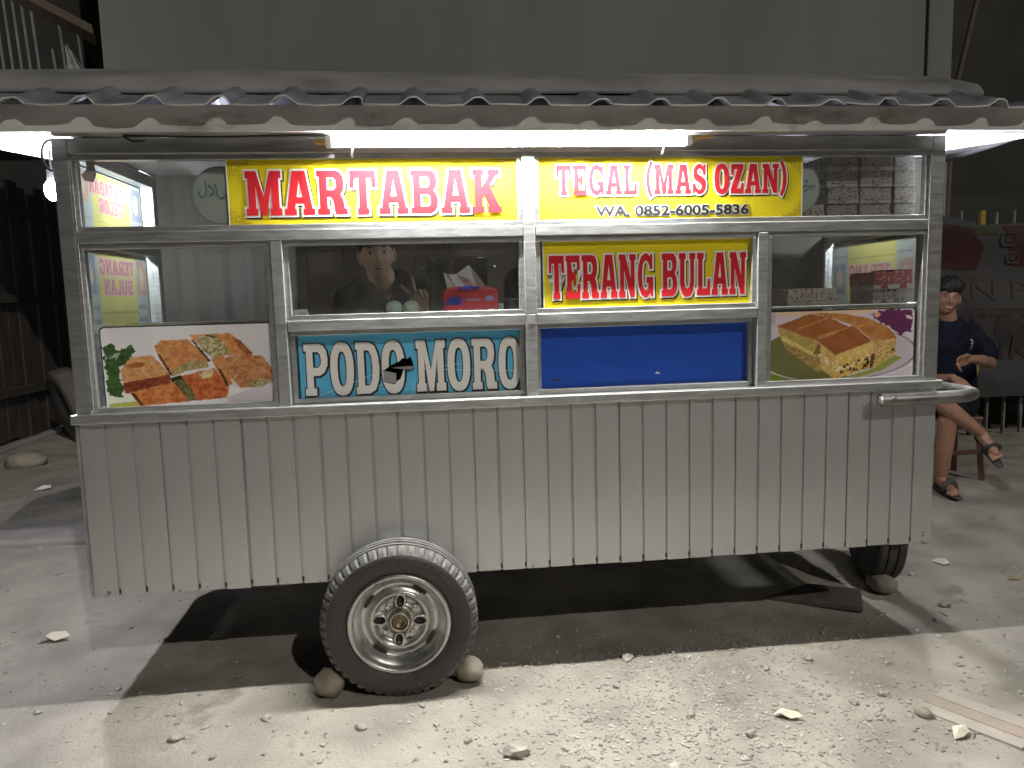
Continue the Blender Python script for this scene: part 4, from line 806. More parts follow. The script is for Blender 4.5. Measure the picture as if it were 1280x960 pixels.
# discs with calligraphy behind the yellow signs
def disc(label, x, z, strokes):
    r = thing('round_sticker', label, 'sticker', mw=FRONT(x, .046, z)); MB().prism([[(.1*math.cos(a), .1*math.sin(a)) for a in np.linspace(0, 6.2832, 48, endpoint=False)]], 0, .003).build('disc', M['disc'], r, local=True)
    t = MB(); t.prism([[(.1*math.cos(a), .1*math.sin(a)) for a in np.linspace(0, 6.2832, 48, endpoint=False)], [(.095*math.cos(a), .095*math.sin(a)) for a in np.linspace(6.2832, 0, 48, endpoint=False)]], .003, .0036); t.build('border', M['teal'], r, local=True)
    t = MB()
    for st in strokes: t.tube([(a, b_, .003) for a, b_ in st], .0036, 6)
    t.build('calligraphy', M['teal'], r, local=True, smooth=True)
disc('pale round calligraphy sticker left of the MARTABAK sign', .525, 1.842, [[(-.05, .05), (-.048, .02), (-.052, 0), (-.065, -.006), (-.074, .004), (-.07, .018)], [(-.04, .035), (-.03, .028), (-.022, .018), (-.025, .006), (-.04, 0)], [(-.02, .04), (-.012, .02), (-.012, 0), (0, -.01), (.02, 0), (.03, .03)]])
disc('pale round calligraphy sticker right of the TEGAL sign', 2.625, 1.846, [[(.03, .004), (.045, .012), (.058, .006), (.07, .01), (.082, .006), (.068, -.002), (.05, -.004), (.036, -.012)], [(.04, .03), (.05, .024)], [(-.03, .02), (0, -.01), (.03, 0)]])
o = MB().prism([[(0, 0), (.03, -.005), (.04, .02), (.036, .05), (.045, .075), (.028, .085), (.008, .07), (.012, .04), (-.008, .02)]], 0, .002); r_ = o.mesh('torn_sticker'); ob = place(r_, 'torn_sticker', printed('torn_print', (.30, .27, .26), (.12, .05, .05), 60, .6)); ob.matrix_world = FRONT(.083, .034, 1.895); tag(ob, 'torn reddish grey sticker in the upper left window corner', 'sticker')

# ---------------------------------------------------------------- goods on the counter and shelves
def egg(label, x, y, z, m):
    t = MB(); n, k = 20, 14; prof = [(max(1e-4, .0305*math.sin(a)*(1+.10*math.cos(a))), -.031*math.cos(a)-.003*math.cos(2*a)) for a in np.linspace(0, math.pi, k)]
    t.lathe(prof, (x, y, z), 'X', 24); o = t.build('egg', m, loc=(x, y, z), smooth=True); tag(o, label, 'egg', 'duck eggs on the counter rail'); o.rotation_euler = (0, R_(12), R_(25))
egg('bluish duck egg on the counter rail, the left one of two', 1.103, .088, 1.4325, M['egg']); egg('pale greenish duck egg on the counter rail, the right one of two', 1.165, .084, 1.432, M['eggb'])
tp = thing('tissue_pack', 'red plastic tissue pack with a white tissue pulled out, on the counter rail', 'tissue pack', (1.38, .105, 1.403))
bm = bmesh.new(); bmesh.ops.create_grid(bm, x_segments=1, y_segments=1); bm.free()
t = MB(); nx_, nz2 = 16, 10
vs_ = []
W2, Hh, Dp = .101, .105, .048
def pk(u, v):  # superellipse box surface
    cu, su = math.cos(u), math.sin(u); cv, sv = math.cos(v), math.sin(v); e = .2
    sg = lambda a: math.copysign(abs(a)**e, a)
    x_, y_, z_ = sg(cv)*sg(cu)*W2, sg(cv)*sg(su)*Dp, sg(sv)*Hh/2
    z_ += (.004*noise.noise(Vector((x_*40, y_*40, 2)))-.008*(abs(x_)/W2)**3*(z_ > 0)); y_ += .003*noise.noise(Vector((x_*60, z_*60, 5)))
    return (1.384+x_, .094+y_, 1.403+Hh/2+z_)
for j in range(17):
    for i in range(40): t.v.append(pk(2*math.pi*i/40, -math.pi/2+math.pi*j/16))
for j in range(16):
    for i in range(40): t.f.append((j*40+i, j*40+(i+1) % 40, (j+1)*40+(i+1) % 40, (j+1)*40+i)); t.mi.append(0)
t.build('wrapper', M['tpack'], tp, smooth=True)
yf = .094-.048-.0025
def decal(name, m, pts): 
    t = MB(); t.prism([pts], 0, .0012); me = t.mesh(name); me.transform(FRONT(0, yf+.0005, .004)); place(me, name, M[m], tp)
decal('blue_label', 'tblue', [(1.292, 1.438), (1.347, 1.436), (1.352, 1.450), (1.348, 1.467), (1.310, 1.468), (1.294, 1.458)])
decal('lilac_label', 'lilac', [(1.432, 1.455), (1.445, 1.448), (1.462, 1.449), (1.472, 1.458), (1.462, 1.468), (1.442, 1.469)])
for i in range(9): decal('print_mark', ['lilac', 'tblue', 'vwhite'][i % 3], [(1.296+.02*i, 1.410+.003*(i % 2)), (1.306+.02*i, 1.411), (1.308+.02*i, 1.418), (1.298+.02*i, 1.419)])
decal('pale_label', 'tissue', [(1.445, 1.412), (1.470, 1.413), (1.470, 1.421), (1.445, 1.420)]); decal('pale_text', 'lilac', [(1.365, 1.453), (1.42, 1.451), (1.42, 1.458), (1.365, 1.460)])
me = MB().prism([[(1.335, 1.487), (1.35, 1.494), (1.37, 1.4965), (1.40, 1.4955), (1.42, 1.49), (1.40, 1.4865), (1.36, 1.4862)]], 0, .03).mesh('opening'); me.transform(FRONT(0, .062, .012)); place(me, 'opening', M['tblue'], tp)
t = MB(); TP = [(1.300, 1.49), (1.288, 1.552), (1.308, 1.543), (1.335, 1.546), (1.382, 1.578), (1.42, 1.53), (1.448, 1.488)]
fr = [(a, .088+.010*math.sin(i*2.1), z+.010) for i, (a, z) in enumerate(TP)]; mid = [(1.33, .078, 1.505), (1.36, .10, 1.52), (1.385, .08, 1.53), (1.41, .098, 1.50)]
t.add(fr+mid+[(1.37, .092, 1.488)], [(0, 1, 7), (1, 2, 7), (2, 3, 8, 7), (3, 4, 9, 8), (4, 5, 10, 9), (5, 6, 10), (7, 8, 11), (8, 9, 11), (9, 10, 11), (10, 6, 11), (0, 7, 11)])
o = t.build('tissue', M['tissue'], tp, smooth=False); s_ = o.modifiers.new('s', 'SOLIDIFY'); s_.thickness = .001
jr = thing('glass_jar', 'small clear jar right of the red tissue pack', 'jar', (1.497, .11, 1.403)); MB().lathe([(.0001, 1.404), (.011, 1.404), (.0125, 1.41), (.0125, 1.428), (.010, 1.434), (.0001, 1.434)], (1.497, .11, 0), 'Z', 20).build('body', M['egg'], jr, smooth=True); MB().lathe([(.0115, 1.4345), (.0115, 1.442), (.0001, 1.443)], (1.497, .11, 0), 'Z', 20).build('lid', M['cable'], jr, smooth=True)
bx = thing('metal_canister', 'small grey square canister at the right end of the counter rail', 'canister', (1.556, .25, 1.386)); B('body', M['shelf'], bx, 1.532, 1.60, .22, .28, 1.3865, 1.452, .003); B('lid', M['alu'], bx, 1.530, 1.602, .218, .282, 1.4525, 1.460, .002)
pl = thing('plug_adapter', 'white plug with a looped cable at the left end of the counter rail', 'plug', (.757, .08, 1.405)); MB().box(.742, .79, .075, .098, 1.418, 1.44).build('plug_body', M['cable'], pl, bevel=.006)
t = MB(); t.tube([(.745, .074, 1.435), (.752, .068, 1.418), (.772, .066, 1.408), (.790, .068, 1.406), (.797, .07, 1.414), (.790, .073, 1.425)], .0035, 8); t.build('cable', M['cable'], pl, smooth=True)
PX, PY = 1.35, .355; po = thing('cooking_pot', 'dark steel pot with a shiny rim behind the tissue pack', 'pot', (PX, PY, 1.387)); MB().lathe([(.0001, 1.387), (.115, 1.387), (.121, 1.42), (.124, 1.615), (.129, 1.621), (.129, 1.627), (.119, 1.629), (.117, 1.44), (.0001, 1.43)], (PX, PY, 0), 'Z', 40).build('body', M['pot'], po, smooth=True)
for s_ in (-1, 1): t = MB(); t.tube([(PX+s_*.123, PY-.02, 1.59), (PX+s_*.150, PY-.02, 1.59), (PX+s_*.150, PY+.02, 1.59), (PX+s_*.123, PY+.02, 1.59)], .0055, 8); t.build('handle', M['alu'], po, smooth=True)
ct = thing('water_canister', 'dark blue rounded container right of the cooking pot', 'canister', (1.645, .37, 1.387)); MB().lathe([(.0001, 1.387), (.10, 1.387), (.108, 1.40), (.108, 1.52), (.10, 1.555), (.07, 1.585), (.03, 1.59), (.0001, 1.59)], (1.645, .37, 0), 'Z', 32).build('body', M['dkblue'], ct, smooth=True); MB().lathe([(.028, 1.5905), (.028, 1.61), (.0001, 1.612)], (1.645, .37, 0), 'Z', 20).build('cap', M['dkblue'], ct)
def carton(label, x0, x1, y0, y1, z0, z1, m, group, rot=0):
    c = ((x0+x1)/2, (y0+y1)/2, z0); r = thing('cake_box', label, 'box', mw=Matrix.Translation(c)@Matrix.Rotation(R_(rot), 4, 'Z')); r['group'] = group
    w, d, h = (x1-x0)/2, (y1-y0)/2, z1-z0
    MB().box(-w, w, -d, d, .0005, h*.24).build('tray', M['card'], r, local=True, bevel=.002); t = MB(); a, b_ = w*1.0, w*.965
    t.add([(-a, -d*1.01, h*.243), (a, -d*1.01, h*.243), (a, d, h*.243), (-a, d, h*.243), (-b_, -d*.97, h), (b_, -d*.97, h), (b_, d*.97, h), (-b_, d*.97, h)], [(0, 3, 2, 1), (4, 5, 6, 7), (0, 1, 5, 4), (1, 2, 6, 5), (2, 3, 7, 6), (3, 0, 4, 7)]); t.build('lid', M[m], r, local=True, bevel=.002)
    t = MB(); t.box(-.014, .014, -d*1.02-.001, -d*1.015, h*.02, h*.30); t.build('tab', M[m], r, local=True); return r
g1 = 'cake boxes stacked on the upper right shelf'
cols = ['left', 'middle', 'right']; rws_ = ['bottom', 'second', 'third', 'top']
XB = (2.772, 2.909, 3.048); XE = (2.904, 3.043, 3.142)
for j in range(4):
    for i in range(3): carton(f'{rws_[j]} printed cake box of the {cols[i]} column on the upper right shelf', XB[i]+U(0, .003), XE[i]-U(0, .004), .075+U(0, .012), .25, 1.7275+.0625*j, 1.7275+.0625*(j+1)-.0015, 'boxg', g1, U(-1, 1)*(i < 2))
carton('printed cake box half hidden by the edge of the TEGAL sign', 2.645, 2.765, .08, .25, 1.7275, 1.788, 'boxw', g1)
g2 = 'cake boxes on the lower right shelf'
carton('flower printed cake box at the left end of the lower right shelf', 2.628, 2.836, .10, .25, 1.4025, 1.468, 'boxw', g2, 1); carton('grey printed cake box under the left red box', 2.98, 3.075, .10, .25, 1.4025, 1.458, 'boxg', g2, 3); carton('pale printed cake box under the right red box', 3.085, 3.146, .11, .25, 1.4025, 1.458, 'boxw', g2, 0)
carton('red printed cake box tilted on the grey box', 2.978, 3.066, .085, .25, 1.4585, 1.525, 'boxr', g2, 2); carton('red printed cake box at the right end of the shelf', 3.068, 3.147, .09, .25, 1.4585, 1.534, 'boxr', g2, 0)
# curtain inside left
cu = thing('curtain', 'grey brown curtain hanging behind the left window', 'curtain', (.2, 1.75, 1.2)); t = MB(); nn = 60
for j in range(2):
    for i in range(nn): t.v.append((-.45+.95*i/nn, 1.75+.010*math.sin(i*.55)+.004*math.sin(i*1.3), 1.0+1.25*j))
t.f = [(i, i+1, i+1+nn, i+nn) for i in range(nn-1)]; t.mi = [0]*(nn-1)
o = t.build('cloth', M['curtain'], cu, smooth=True); s_ = o.modifiers.new('s', 'SOLIDIFY'); s_.thickness = .003

# ---------------------------------------------------------------- stones, litter, slabs
rock('chock_stone', M['stone'], (.822, -.10, .102), (.058, .05, .056), 2.2, 'rounded brown stone wedged against the left of the big wheel', 'stone', 'stones chocking the wheels')
rock('chock_stone', M['stone'], (1.322, -.075, .098), (.062, .05, .047), 5.1, 'rounded grey stone wedged against the right of the big wheel', 'stone', 'stones chocking the wheels')
rock('chock_stone', M['stone'], (3.29, .45, .088), (.085, .06, .048), 8.3, 'flat brown stone in front of the front wheel under the right end', 'stone', 'stones chocking the wheels')
rock('boulder', M['stone'], (-2.36, 4.18, .14), (.17, .13, .10), 3.7, 'rough grey brown stone on the ground near the left fence', 'stone')
pal = [(1.947, -.004, .022), (1.444, -.541, .032), (2.62, -.12, .020), (2.43, -.16, .018), (.35, -.30, .020), (.95, -.33, .017), (.02, .08, .014), (.62, -.22, .016), (2.05, -.42, .016), (2.75, -.40, .019), (2.62, -.44, .014), (.30, -.15, .012), (1.7, -.4, .013), (2.3, -.33, .012), (3.32, .10, .013), (1.20, -.34, .012), (2.9, -.20, .012), (3.15, -.25, .014), (1.85, -.2, .013), (.5, -.42, .013), (-.2, -.05, .012), (3.55, .6, .016), (3.9, 1.0, .018), (4.1, .5, .014), (3.45, .23, .024), (-1.2, 1.3, .02), (-.9, .9, .018), (1.3, -.45, .014), (2.2, -.56, .016), (1.6, -.55, .012)]
big = {0: 'pale stone lying just at the bright edge of the cart shadow, near its middle', 1: 'largest loose grey stone, at the bottom edge below the big wheel', 4: 'pale stone on the bare dirt left of the big wheel, nearest the bottom edge', 24: 'dark rounded stone on the dirt below the front wheel', 21: 'pale stone on the dirt right of the front wheel near the shadow edge'}
for i, (x_, y_, r_) in enumerate(pal):
    where = 'small pale stone in the bright gravel before the cart' if y_ < 0 and x_ > 1 else ('small pale stone on the bare dirt left of the big wheel' if x_ < 1 else 'small pale stone on the dirt at the right of the cart')
    rock('stone', M['stone'] if i == 24 else M['pebble'], (x_, y_, gz(x_, y_)+r_*.35), (r_*1.2, r_*.9, r_*.75), i*1.37+.5, big.get(i, where), 'stone', 'small loose stones on the ground', sub=2, rough=.5, smooth=False)
rock('stone', M['stone'], (2.80, -.545, gz(2.8, -.545)+.012), (.030, .022, .019), 77, 'brown stone beside the pale wood strip at lower right', 'stone', sub=2)
o = MB().add([(2.72, .43, .07), (3.06, .22, .085), (3.14, .37, .10), (2.95, .50, .09), (2.72, .43, .05), (3.06, .22, .055), (3.14, .37, .07), (2.95, .50, .06)], [(0, 1, 2, 3), (7, 6, 5, 4), (0, 4, 5, 1), (1, 5, 6, 2), (2, 6, 7, 3), (3, 7, 4, 0)]).build('stone_slab', M['slab'], loc=(2.9, .35, .06), bevel=.004); tag(o, 'thin dark slab lying tilted under the right end of the cart', 'slab')
def flatscrap(name, label, cat, x_, y_, pts, m, h=.012, rot=0):
    t = MB(); n = len(pts); c = (x_, y_, gz(x_, y_)+.004)
    P = [(x_+a*math.cos(rot)-b_*math.sin(rot), y_+a*math.sin(rot)+b_*math.cos(rot), c[2]+h*abs(math.sin(i*2.3))) for i, (a, b_) in enumerate(pts)]; ctr = (x_, y_, c[2]+h*1.1)
    t.add(P+[ctr], [(i, (i+1) % n, n) for i in range(n)]); o = t.build(name, m, loc=c); s_ = o.modifiers.new('s', 'SOLIDIFY'); s_.thickness = .0015; return tag(o, label, cat)
flatscrap('paper_scrap', 'curled pale paper scrap on the gravel in front of the cart', 'paper', 2.36, -.48, [(-.045, .012), (-.01, .02), (.03, -.015), (.04, -.03), (.0, -.025), (-.03, -.01)], M['paper'], .02)
flatscrap('paper_scrap', 'pale crumpled paper scrap beside the wood strip at lower right', 'paper', 2.84, -.66, [(-.03, -.02), (-.01, .02), (.03, .015), (.03, -.005), (.0, -.02)], M['paper'], .022)
flatscrap('paper_scrap', 'pale scrap on the dirt right of the cart', 'paper', 3.80, .72, [(-.04, .03), (.0, .035), (.03, .02), (.02, -.03), (-.02, -.04)], M['paper'], .012)
flatscrap('plastic_scrap', 'crumpled white plastic scrap on the dirt left of the cart', 'plastic scrap', -.43, .55, [(-.06, -.02), (-.02, .03), (.05, .01), (.075, -.01), (.02, -.03), (-.02, -.02)], M['paper'], .03)
flatscrap('plastic_scrap', 'small white plastic scrap near the stone by the left fence', 'plastic scrap', -1.75, 3.2, [(-.06, -.02), (-.02, .03), (.05, .02), (.07, -.02), (.0, -.04)], M['tissue'], .03)
flatscrap('dry_leaf', 'dry curled leaf on the dirt right of the front wheel', 'leaf', 3.97, .45, [(-.03, 0), (-.01, .015), (.02, .012), (.04, 0), (.01, -.014)], M['leaf'], .01)
ws = thing('wood_strip', 'flat pale wooden strip half buried at lower right', 'board', (2.95, -.62, .05))
for k, (a, m_) in enumerate(((0, 'paper'), (.062, 'card'), (.124, 'paper'))):
    t = MB(); dx, dy = .17, -.26; ox_, oy_ = 2.80+a*.9, -.50+a*.45
    zf = lambda x_, y_: .0585
    t.add([(ox_, oy_, zf(0, 0)), (ox_+dx, oy_+dy, zf(0, 0)), (ox_+dx+.052, oy_+dy+.026, zf(0, 0)), (ox_+.052, oy_+.026, zf(0, 0))]+[(p, q_, .03) for p, q_ in ((ox_, oy_), (ox_+dx, oy_+dy), (ox_+dx+.052, oy_+dy+.026), (ox_+.052, oy_+.026))], [(3, 2, 1, 0), (4, 5, 6, 7), (0, 1, 5, 4), (1, 2, 6, 5), (2, 3, 7, 6), (3, 0, 4, 7)])
    t.build('plank', mat('pale_wood_%d' % k, ((.35, .32, .275), (.32, .265, .22), (.35, .32, .275))[k], .85, 0, .15, 9, .3, 40), ws)

# ---------------------------------------------------------------- banner at right
bn = thing('banner', 'faded red and grey vinyl banner tied to the bar fence behind the seated man', 'banner', (6.4, 3.42, .5))
def bz(x_, z): return 3.42+.03*math.sin(x_*4+z*3)+.02*math.sin(z*9+x_)
t = MB(); bxs = np.linspace(5.3, 7.9, 60); bzs = np.linspace(0, 1, 24)
topz = lambda x_: 1.99+.10*max(0, (6.05-x_)/.4) if x_ < 6.05 else 1.99+.03*(x_-6.05)
for v in bzs:
    for x_ in bxs: z = .46+(topz(x_)-.46)*v; t.v.append((x_, bz(x_, z), z))
nb = len(bxs)
for j in range(23):
    for i in range(nb-1): k = j*nb+i; t.f.append((k, k+1, k+1+nb, k+nb)); t.mi.append(0)
o = t.build('sheet', M['banner'], bn, smooth=True)
def onban(name, m, poly, d):   # flat print that follows the banner's folds
    xs = [p[0] for p in poly]; t = MB(); P = np.array(poly); nx2, nz3 = 70, 44; x0, x1, z0, z1 = P[:, 0].min(), P[:, 0].max(), P[:, 1].min(), P[:, 1].max()
    X, Z = np.meshgrid(np.linspace(x0, x1, nx2), np.linspace(z0, z1, nz3)); ins = inpoly(X+1e-6, Z+1e-6, poly)
    idx = {}; 
    for j in range(nz3-1):
        for i in range(nx2-1):
            if inpoly(np.array([(X[j, i]+X[j+1, i+1])/2]), np.array([(Z[j, i]+Z[j+1, i+1])/2]), poly)[0]:
                q_ = []
                for a, b_ in ((j, i), (j, i+1), (j+1, i+1), (j+1, i)):
                    if (a, b_) not in idx: idx[(a, b_)] = len(t.v); t.v.append((X[a, b_], bz(X[a, b_], Z[a, b_])-d, Z[a, b_]))
                    q_.append(idx[(a, b_)])
                t.f.append(tuple(q_)); t.mi.append(0)
    return t.build(name, M[m], bn, smooth=True)
onban('red_print', 'bred', [(5.32, 2.07), (5.95, 1.96), (6.08, 1.80), (6.05, 1.60), (5.32, 1.62)], .004); onban('red_print', 'bred', [(6.26, 1.98), (7.7, 2.0), (7.7, 1.62), (6.38, 1.62)], .004); onban('olive_print', 'bgreen', [(5.96, 1.96), (6.22, 1.97), (6.2, 1.90), (5.98, 1.90)], .004)
onban('pink_band', 'bpink', [(5.5, 1.58), (6.1, 1.54), (6.2, 1.52), (5.6, 1.44)], .004)
for cx, cz, s_ in ((6.31, 1.86, .075), (6.37, 1.70, .06), (6.62, 1.85, .07)):
    t = MB(); rr = rrect(s_*2, s_*1.5, s_*.5); t.tube([(cx-s_+a, bz(cx-s_+a, cz)-.008, cz-s_*.75+b_) for a, b_ in rr+[rr[0]]], .007, 6, caps=False); t.build('ring_print', M['banner'], bn, smooth=True); t = MB(); rr = rrect(s_*.8, s_*.55, s_*.2); t.prism([rr], 0, .004); me = t.mesh('dot_print'); me.transform(FRONT(cx-s_*.4, bz(cx, cz)-.006, cz-s_*.27)); place(me, 'dot_print', M['bgreen'], bn)
def outline_text(txt, x0, x1, z0, z1, font=None):
    c = thing('x', 'x', 'x'); o = bfont(c, txt, 0, x1-x0, 0, z1-z0, 0, M['bpink'], 'lettering', -.0); o.parent = None; bpy.data.objects.remove(c)
    me = o.data
    for vv_ in me.vertices: c_ = vv_.co.copy(); vv_.co = (x0+c_.x, bz(x0+c_.x, z0+c_.y)-.007-c_.z, z0+c_.y)
    me.transform(Matrix.Identity(4)); me.transform(WM[bn.name].inverted()); o.parent = bn; w_ = o.modifiers.new('w', 'WIREFRAME') if False else None
outline_text('STA', 6.02, 6.62, 1.02, 1.22); outline_text('uk', 6.20, 6.62, .80, 1.02); outline_text('AN PU', 5.75, 6.75, 1.34, 1.50)
onban('grey_band', 'bpink', [(5.95, 1.27), (6.9, 1.24), (6.9, 1.225), (5.95, 1.255)], .004)

# ---------------------------------------------------------------- people
def rotm(z=0, x=0, y=0): return (Matrix.Rotation(R_(z), 3, 'Z')@Matrix.Rotation(R_(x), 3, 'X')@Matrix.Rotation(R_(y), 3, 'Y'))
def gau(v, s): return math.exp(-(v/s)**2)
def head_pt(d):
    x_, y_, z_ = d; a, b_, c = .075, .096, .116
    X, Y, Z = x_*a, y_*b_, z_*c
    if z_ < 0: k = 1-.30*(-z_)**1.6; X *= k; Y *= 1-.12*(-z_)**2 if y_ > 0 else 1
    if y_ < 0: Y *= .93
    f = 1 if y_ < -.1 else 0
    if f:
        fl = sstep(.1, .6, -y_)
        Y -= fl*(.024*gau(X, .0125)*gau(Z+.020, .016)+.012*gau(X, .009)*gau(Z-.006, .024))            # nose
        Y -= fl*.007*gau(abs(X)-.012, .008)*gau(Z+.026, .008)                                           # nostrils
        Y += fl*.009*gau(abs(X)-.032, .017)*gau(Z-.008, .012)                                           # sockets
        Y -= fl*.005*gau(abs(X)-.03, .025)*gau(Z-.030, .010)                                            # brow
        Y -= fl*.006*gau(abs(X)-.045, .018)*gau(Z+.022, .018)                                           # cheeks
        Y -= fl*(.008*gau(X, .022)*gau(Z+.052, .006)+.008*gau(X, .018)*gau(Z+.064, .006)-.004*gau(X, .022)*gau(Z+.058, .0035))
        Y -= fl*.010*gau(X, .026)*gau(Z+.093, .016)                                                     # chin
    return Vector((X, Y, Z))
def head(mb, c, rot, s=1.0):
    n, m = 64, 48; v = []; f = []
    for i in range(m+1):
        t = -math.pi/2+math.pi*i/m
        for k in range(n):
            a = 2*math.pi*k/n; v.append(Vector(c)+rot@(head_pt((math.cos(t)*math.cos(a), math.cos(t)*math.sin(a), math.sin(t)))*s))
    for i in range(m):
        for k in range(n): f.append((i*n+k, i*n+(k+1) % n, (i+1)*n+(k+1) % n, (i+1)*n+k))
    mb.add(v, f)
    for sx in (-1, 1):
        mb.ell(Vector(c)+rot@Vector((sx*.078, .012, -.008))*s, (.010*s, .022*s, .034*s), rot@rotm(z=sx*22), 12, 8)
        mb.ell(Vector(c)+rot@Vector((sx*.076, .006, -.035))*s, (.007*s, .012*s, .013*s), rot, 10, 6)
def face(parent, c, rot, s=1.0, smile=0, look=0):
    for sx in (-1, 1):
        p = Vector(c)+rot@Vector((sx*.031, -.0735, .006))*s
        t = MB(); t.ell(p, (.0118*s, .008*s, .0042*s), rot, 14, 8); t.build('eye', M['eye'], parent, smooth=True)
        t = MB(); t.ell(p+rot@Vector((look, -.0048, 0))*s, (.0056*s, .0042*s, .0044*s), rot, 12, 8); t.build('iris', M['iris'], parent, smooth=True)
        t = MB(); t.tube([Vector(c)+rot@Vector((sx*q_, -.0835+.10*(q_-.016)**1.0*.35, .027+.005*math.sin((q_-.012)*80)))*s for q_ in np.linspace(.014, .050, 8)], [.0016, .0028, .0034, .0036, .0034, .003, .0024, .0014], 8, flat=.9); t.build('eyebrow', M['hair'], parent, smooth=True)
        t = MB(); t.tube([p+rot@Vector((q_, -.0058-.0015*math.cos(q_*100), .0050-abs(q_)*.12))*s for q_ in np.linspace(-.0135, .0135, 7)], .0013*s, 6); t.build('eyelid', M['hair'], parent, smooth=True)
    t = MB(); w_ = .022+.006*smile
    t.tube([Vector(c)+rot@Vector((q_, -.0895+.018*(q_/w_)**2, -.0535+smile*.006*(q_/w_)**2-.001*math.cos(q_*200)))*s for q_ in np.linspace(-w_, w_, 9)], [.0012, .0028, .0036, .0036, .0032, .0036, .0036, .0028, .0012], 8)
    t.tube([Vector(c)+rot@Vector((q_, -.0900+.018*(q_/w_)**2, -.0645+smile*.009*(q_/w_)**2))*s for q_ in np.linspace(-w_, w_, 9)], [.0012, .003, .0042, .0048, .005, .0048, .0042, .003, .0012], 8)
    t.build('lips', M['lip'], parent, smooth=True)
    if smile: t = MB(); t.tube([Vector(c)+rot@Vector((q_, -.0895+.018*(q_/w_)**2, -.0590+smile*.008*(q_/w_)**2))*s for q_ in np.linspace(-w_*.8, w_*.8, 9)], .0026, 8); t.build('teeth', M['eye'], parent, smooth=True)
def hair(parent, c, rot, s=1.0, line=.035, thick=.018, side=.0):
    n, m = 72, 40; t = MB(); keep = {}
    def q(i, k):
        th = -math.pi/2+math.pi*i/m; a = 2*math.pi*k/n; d = (math.cos(th)*math.cos(a), math.cos(th)*math.sin(a), math.sin(th)); p = head_pt(d)
        fr = sstep(.35, -.75, d[1]); lim = (-.035+side)*(1-fr)+line*fr+.006*noise.noise(Vector(d)*9)
        if abs(d[0]) > .8 and d[1] < .35: lim = max(lim, .012+side)
        return d, p, lim
    for i in range(m+1):
        for k in range(n):
            d, p, lim = q(i, k)
            if p.z >= lim-.004:
                e = sstep(lim-.006, lim+.03, p.z); keep[(i, k)] = len(t.v); t.v.append(Vector(c)+rot@(p*(1+.015)+Vector(d)*(thick*e*(1+.25*noise.noise(Vector(d)*7)+.15*noise.noise(Vector(d)*25))))*s)
    for i in range(m):
        for k in range(n):
            ids = [(i, k), (i, (k+1) % n), (i+1, (k+1) % n), (i+1, k)]
            if all(x_ in keep for x_ in ids): t.f.append(tuple(keep[x_] for x_ in ids)); t.mi.append(0)
    o = t.build('hair', M['hair'], parent, smooth=True); s_ = o.modifiers.new('s', 'SOLIDIFY'); s_.thickness = .008; return o
def hand(mb, wrist, f, s, n, curls, thumb=.5, sc=1.0, spread=(.10, .03, -.04, -.12)):
    wrist, f, s, n = Vector(wrist), Vector(f).normalized(), Vector(s).normalized(), Vector(n).normalized()
    L = (.070, .079, .072, .057); so = (.030, .010, -.011, -.030); nails = []
    for i in range(4):
        base = wrist+(f*(.086-.004*abs(i-1))+s*so[i])*sc
        mb.limb([wrist+(s*so[i]*.55+f*.008)*sc, wrist+(f*.045+s*so[i]*.85)*sc, base], [.0155*sc, .0155*sc, .0115*sc], 10, flat=.95, up=n)
        d = (f+s*spread[i]).normalized(); p = base; pts = [p]; ang = 0
        for j, fr in enumerate((.45, .31, .24)):
            ang += curls[i]*(.9, 1.1, .8)[j]; v = d*math.cos(ang)+n*math.sin(ang); p = p+v*L[i]*fr*sc; pts.append(p)
        mb.limb(pts, [.0095*sc, .0088*sc, .008*sc, .0068*sc], 10)
    b0 = wrist+(f*.02+s*.026+n*.006)*sc; d1 = (f*.75+s*.62+n*.25).normalized(); p1 = b0+d1*.042*sc; d2 = (d1*(1-thumb)+(f*.6-s*.55+n*.65)*thumb).normalized(); p2 = p1+d2*.034*sc; d3 = (d2*(1-thumb*.4)-s*thumb*.4).normalized(); p3 = p2+d3*.024*sc
    mb.limb([b0, p1, p2, p3], [.0165*sc, .0115*sc, .0098*sc, .0078*sc], 10)

# seller behind the counter
se = thing('person', 'seller in a black V neck shirt making a V sign behind the counter window', 'person', (1.05, .8, .1))
hc = Vector((1.018, .66, 1.675)); hr = rotm(z=6, x=4, y=-4); mb = MB(); head(mb, hc, hr)
mb.limb([hc+Vector((.0, .035, -.06)), (1.03, .72, 1.58), (1.045, .765, 1.50)], [.057, .062, .075]); 
mb.limb([(1.05, .785, 1.47), (1.05, .80, 1.36), (1.05, .81, 1.18), (1.05, .81, 1.02)], [.10, .15, .14, .14], 18, flat=.62, up=(0, 1, 0))
for sx in (-1, 1): mb.limb([(1.05+sx*.09, .785, 1.455), (1.05+sx*.17, .79, 1.425)], [.05, .055]); mb.limb([(1.05+sx*.09, .81, 1.0), (1.05+sx*.1, .80, .56), (1.05+sx*.11, .82, .17)], [.085, .06, .042]); mb.limb([(1.05+sx*.11, .84, .135), (1.05+sx*.12, .70, .12)], [.038, .03])
wr = Vector((1.236, .46, 1.41))
mb.limb([(1.225, .79, 1.42), (1.27, .74, 1.20), (1.265, .68, 1.14)], [.05, .043, .038]); mb.limb([(1.265, .68, 1.14), (1.255, .54, 1.27), tuple(wr)], [.038, .034, .024]); mb.limb([(.875, .79, 1.42), (.83, .80, 1.15), (.86, .62, 1.0)], [.05, .042, .026])
hand(mb, wr, (-.42, -.1, .9), (-.9, -.15, -.42), (.05, -1, .0), (.04, .06, 1.25, 1.3), .9, 1.0, (.28, -.28, -.1, -.15)); hand(mb, (.86, .61, 1.0), (0, -.5, -.8), (1, 0, 0), (0, 1, -.3), (.4, .4, .4, .4), .3)
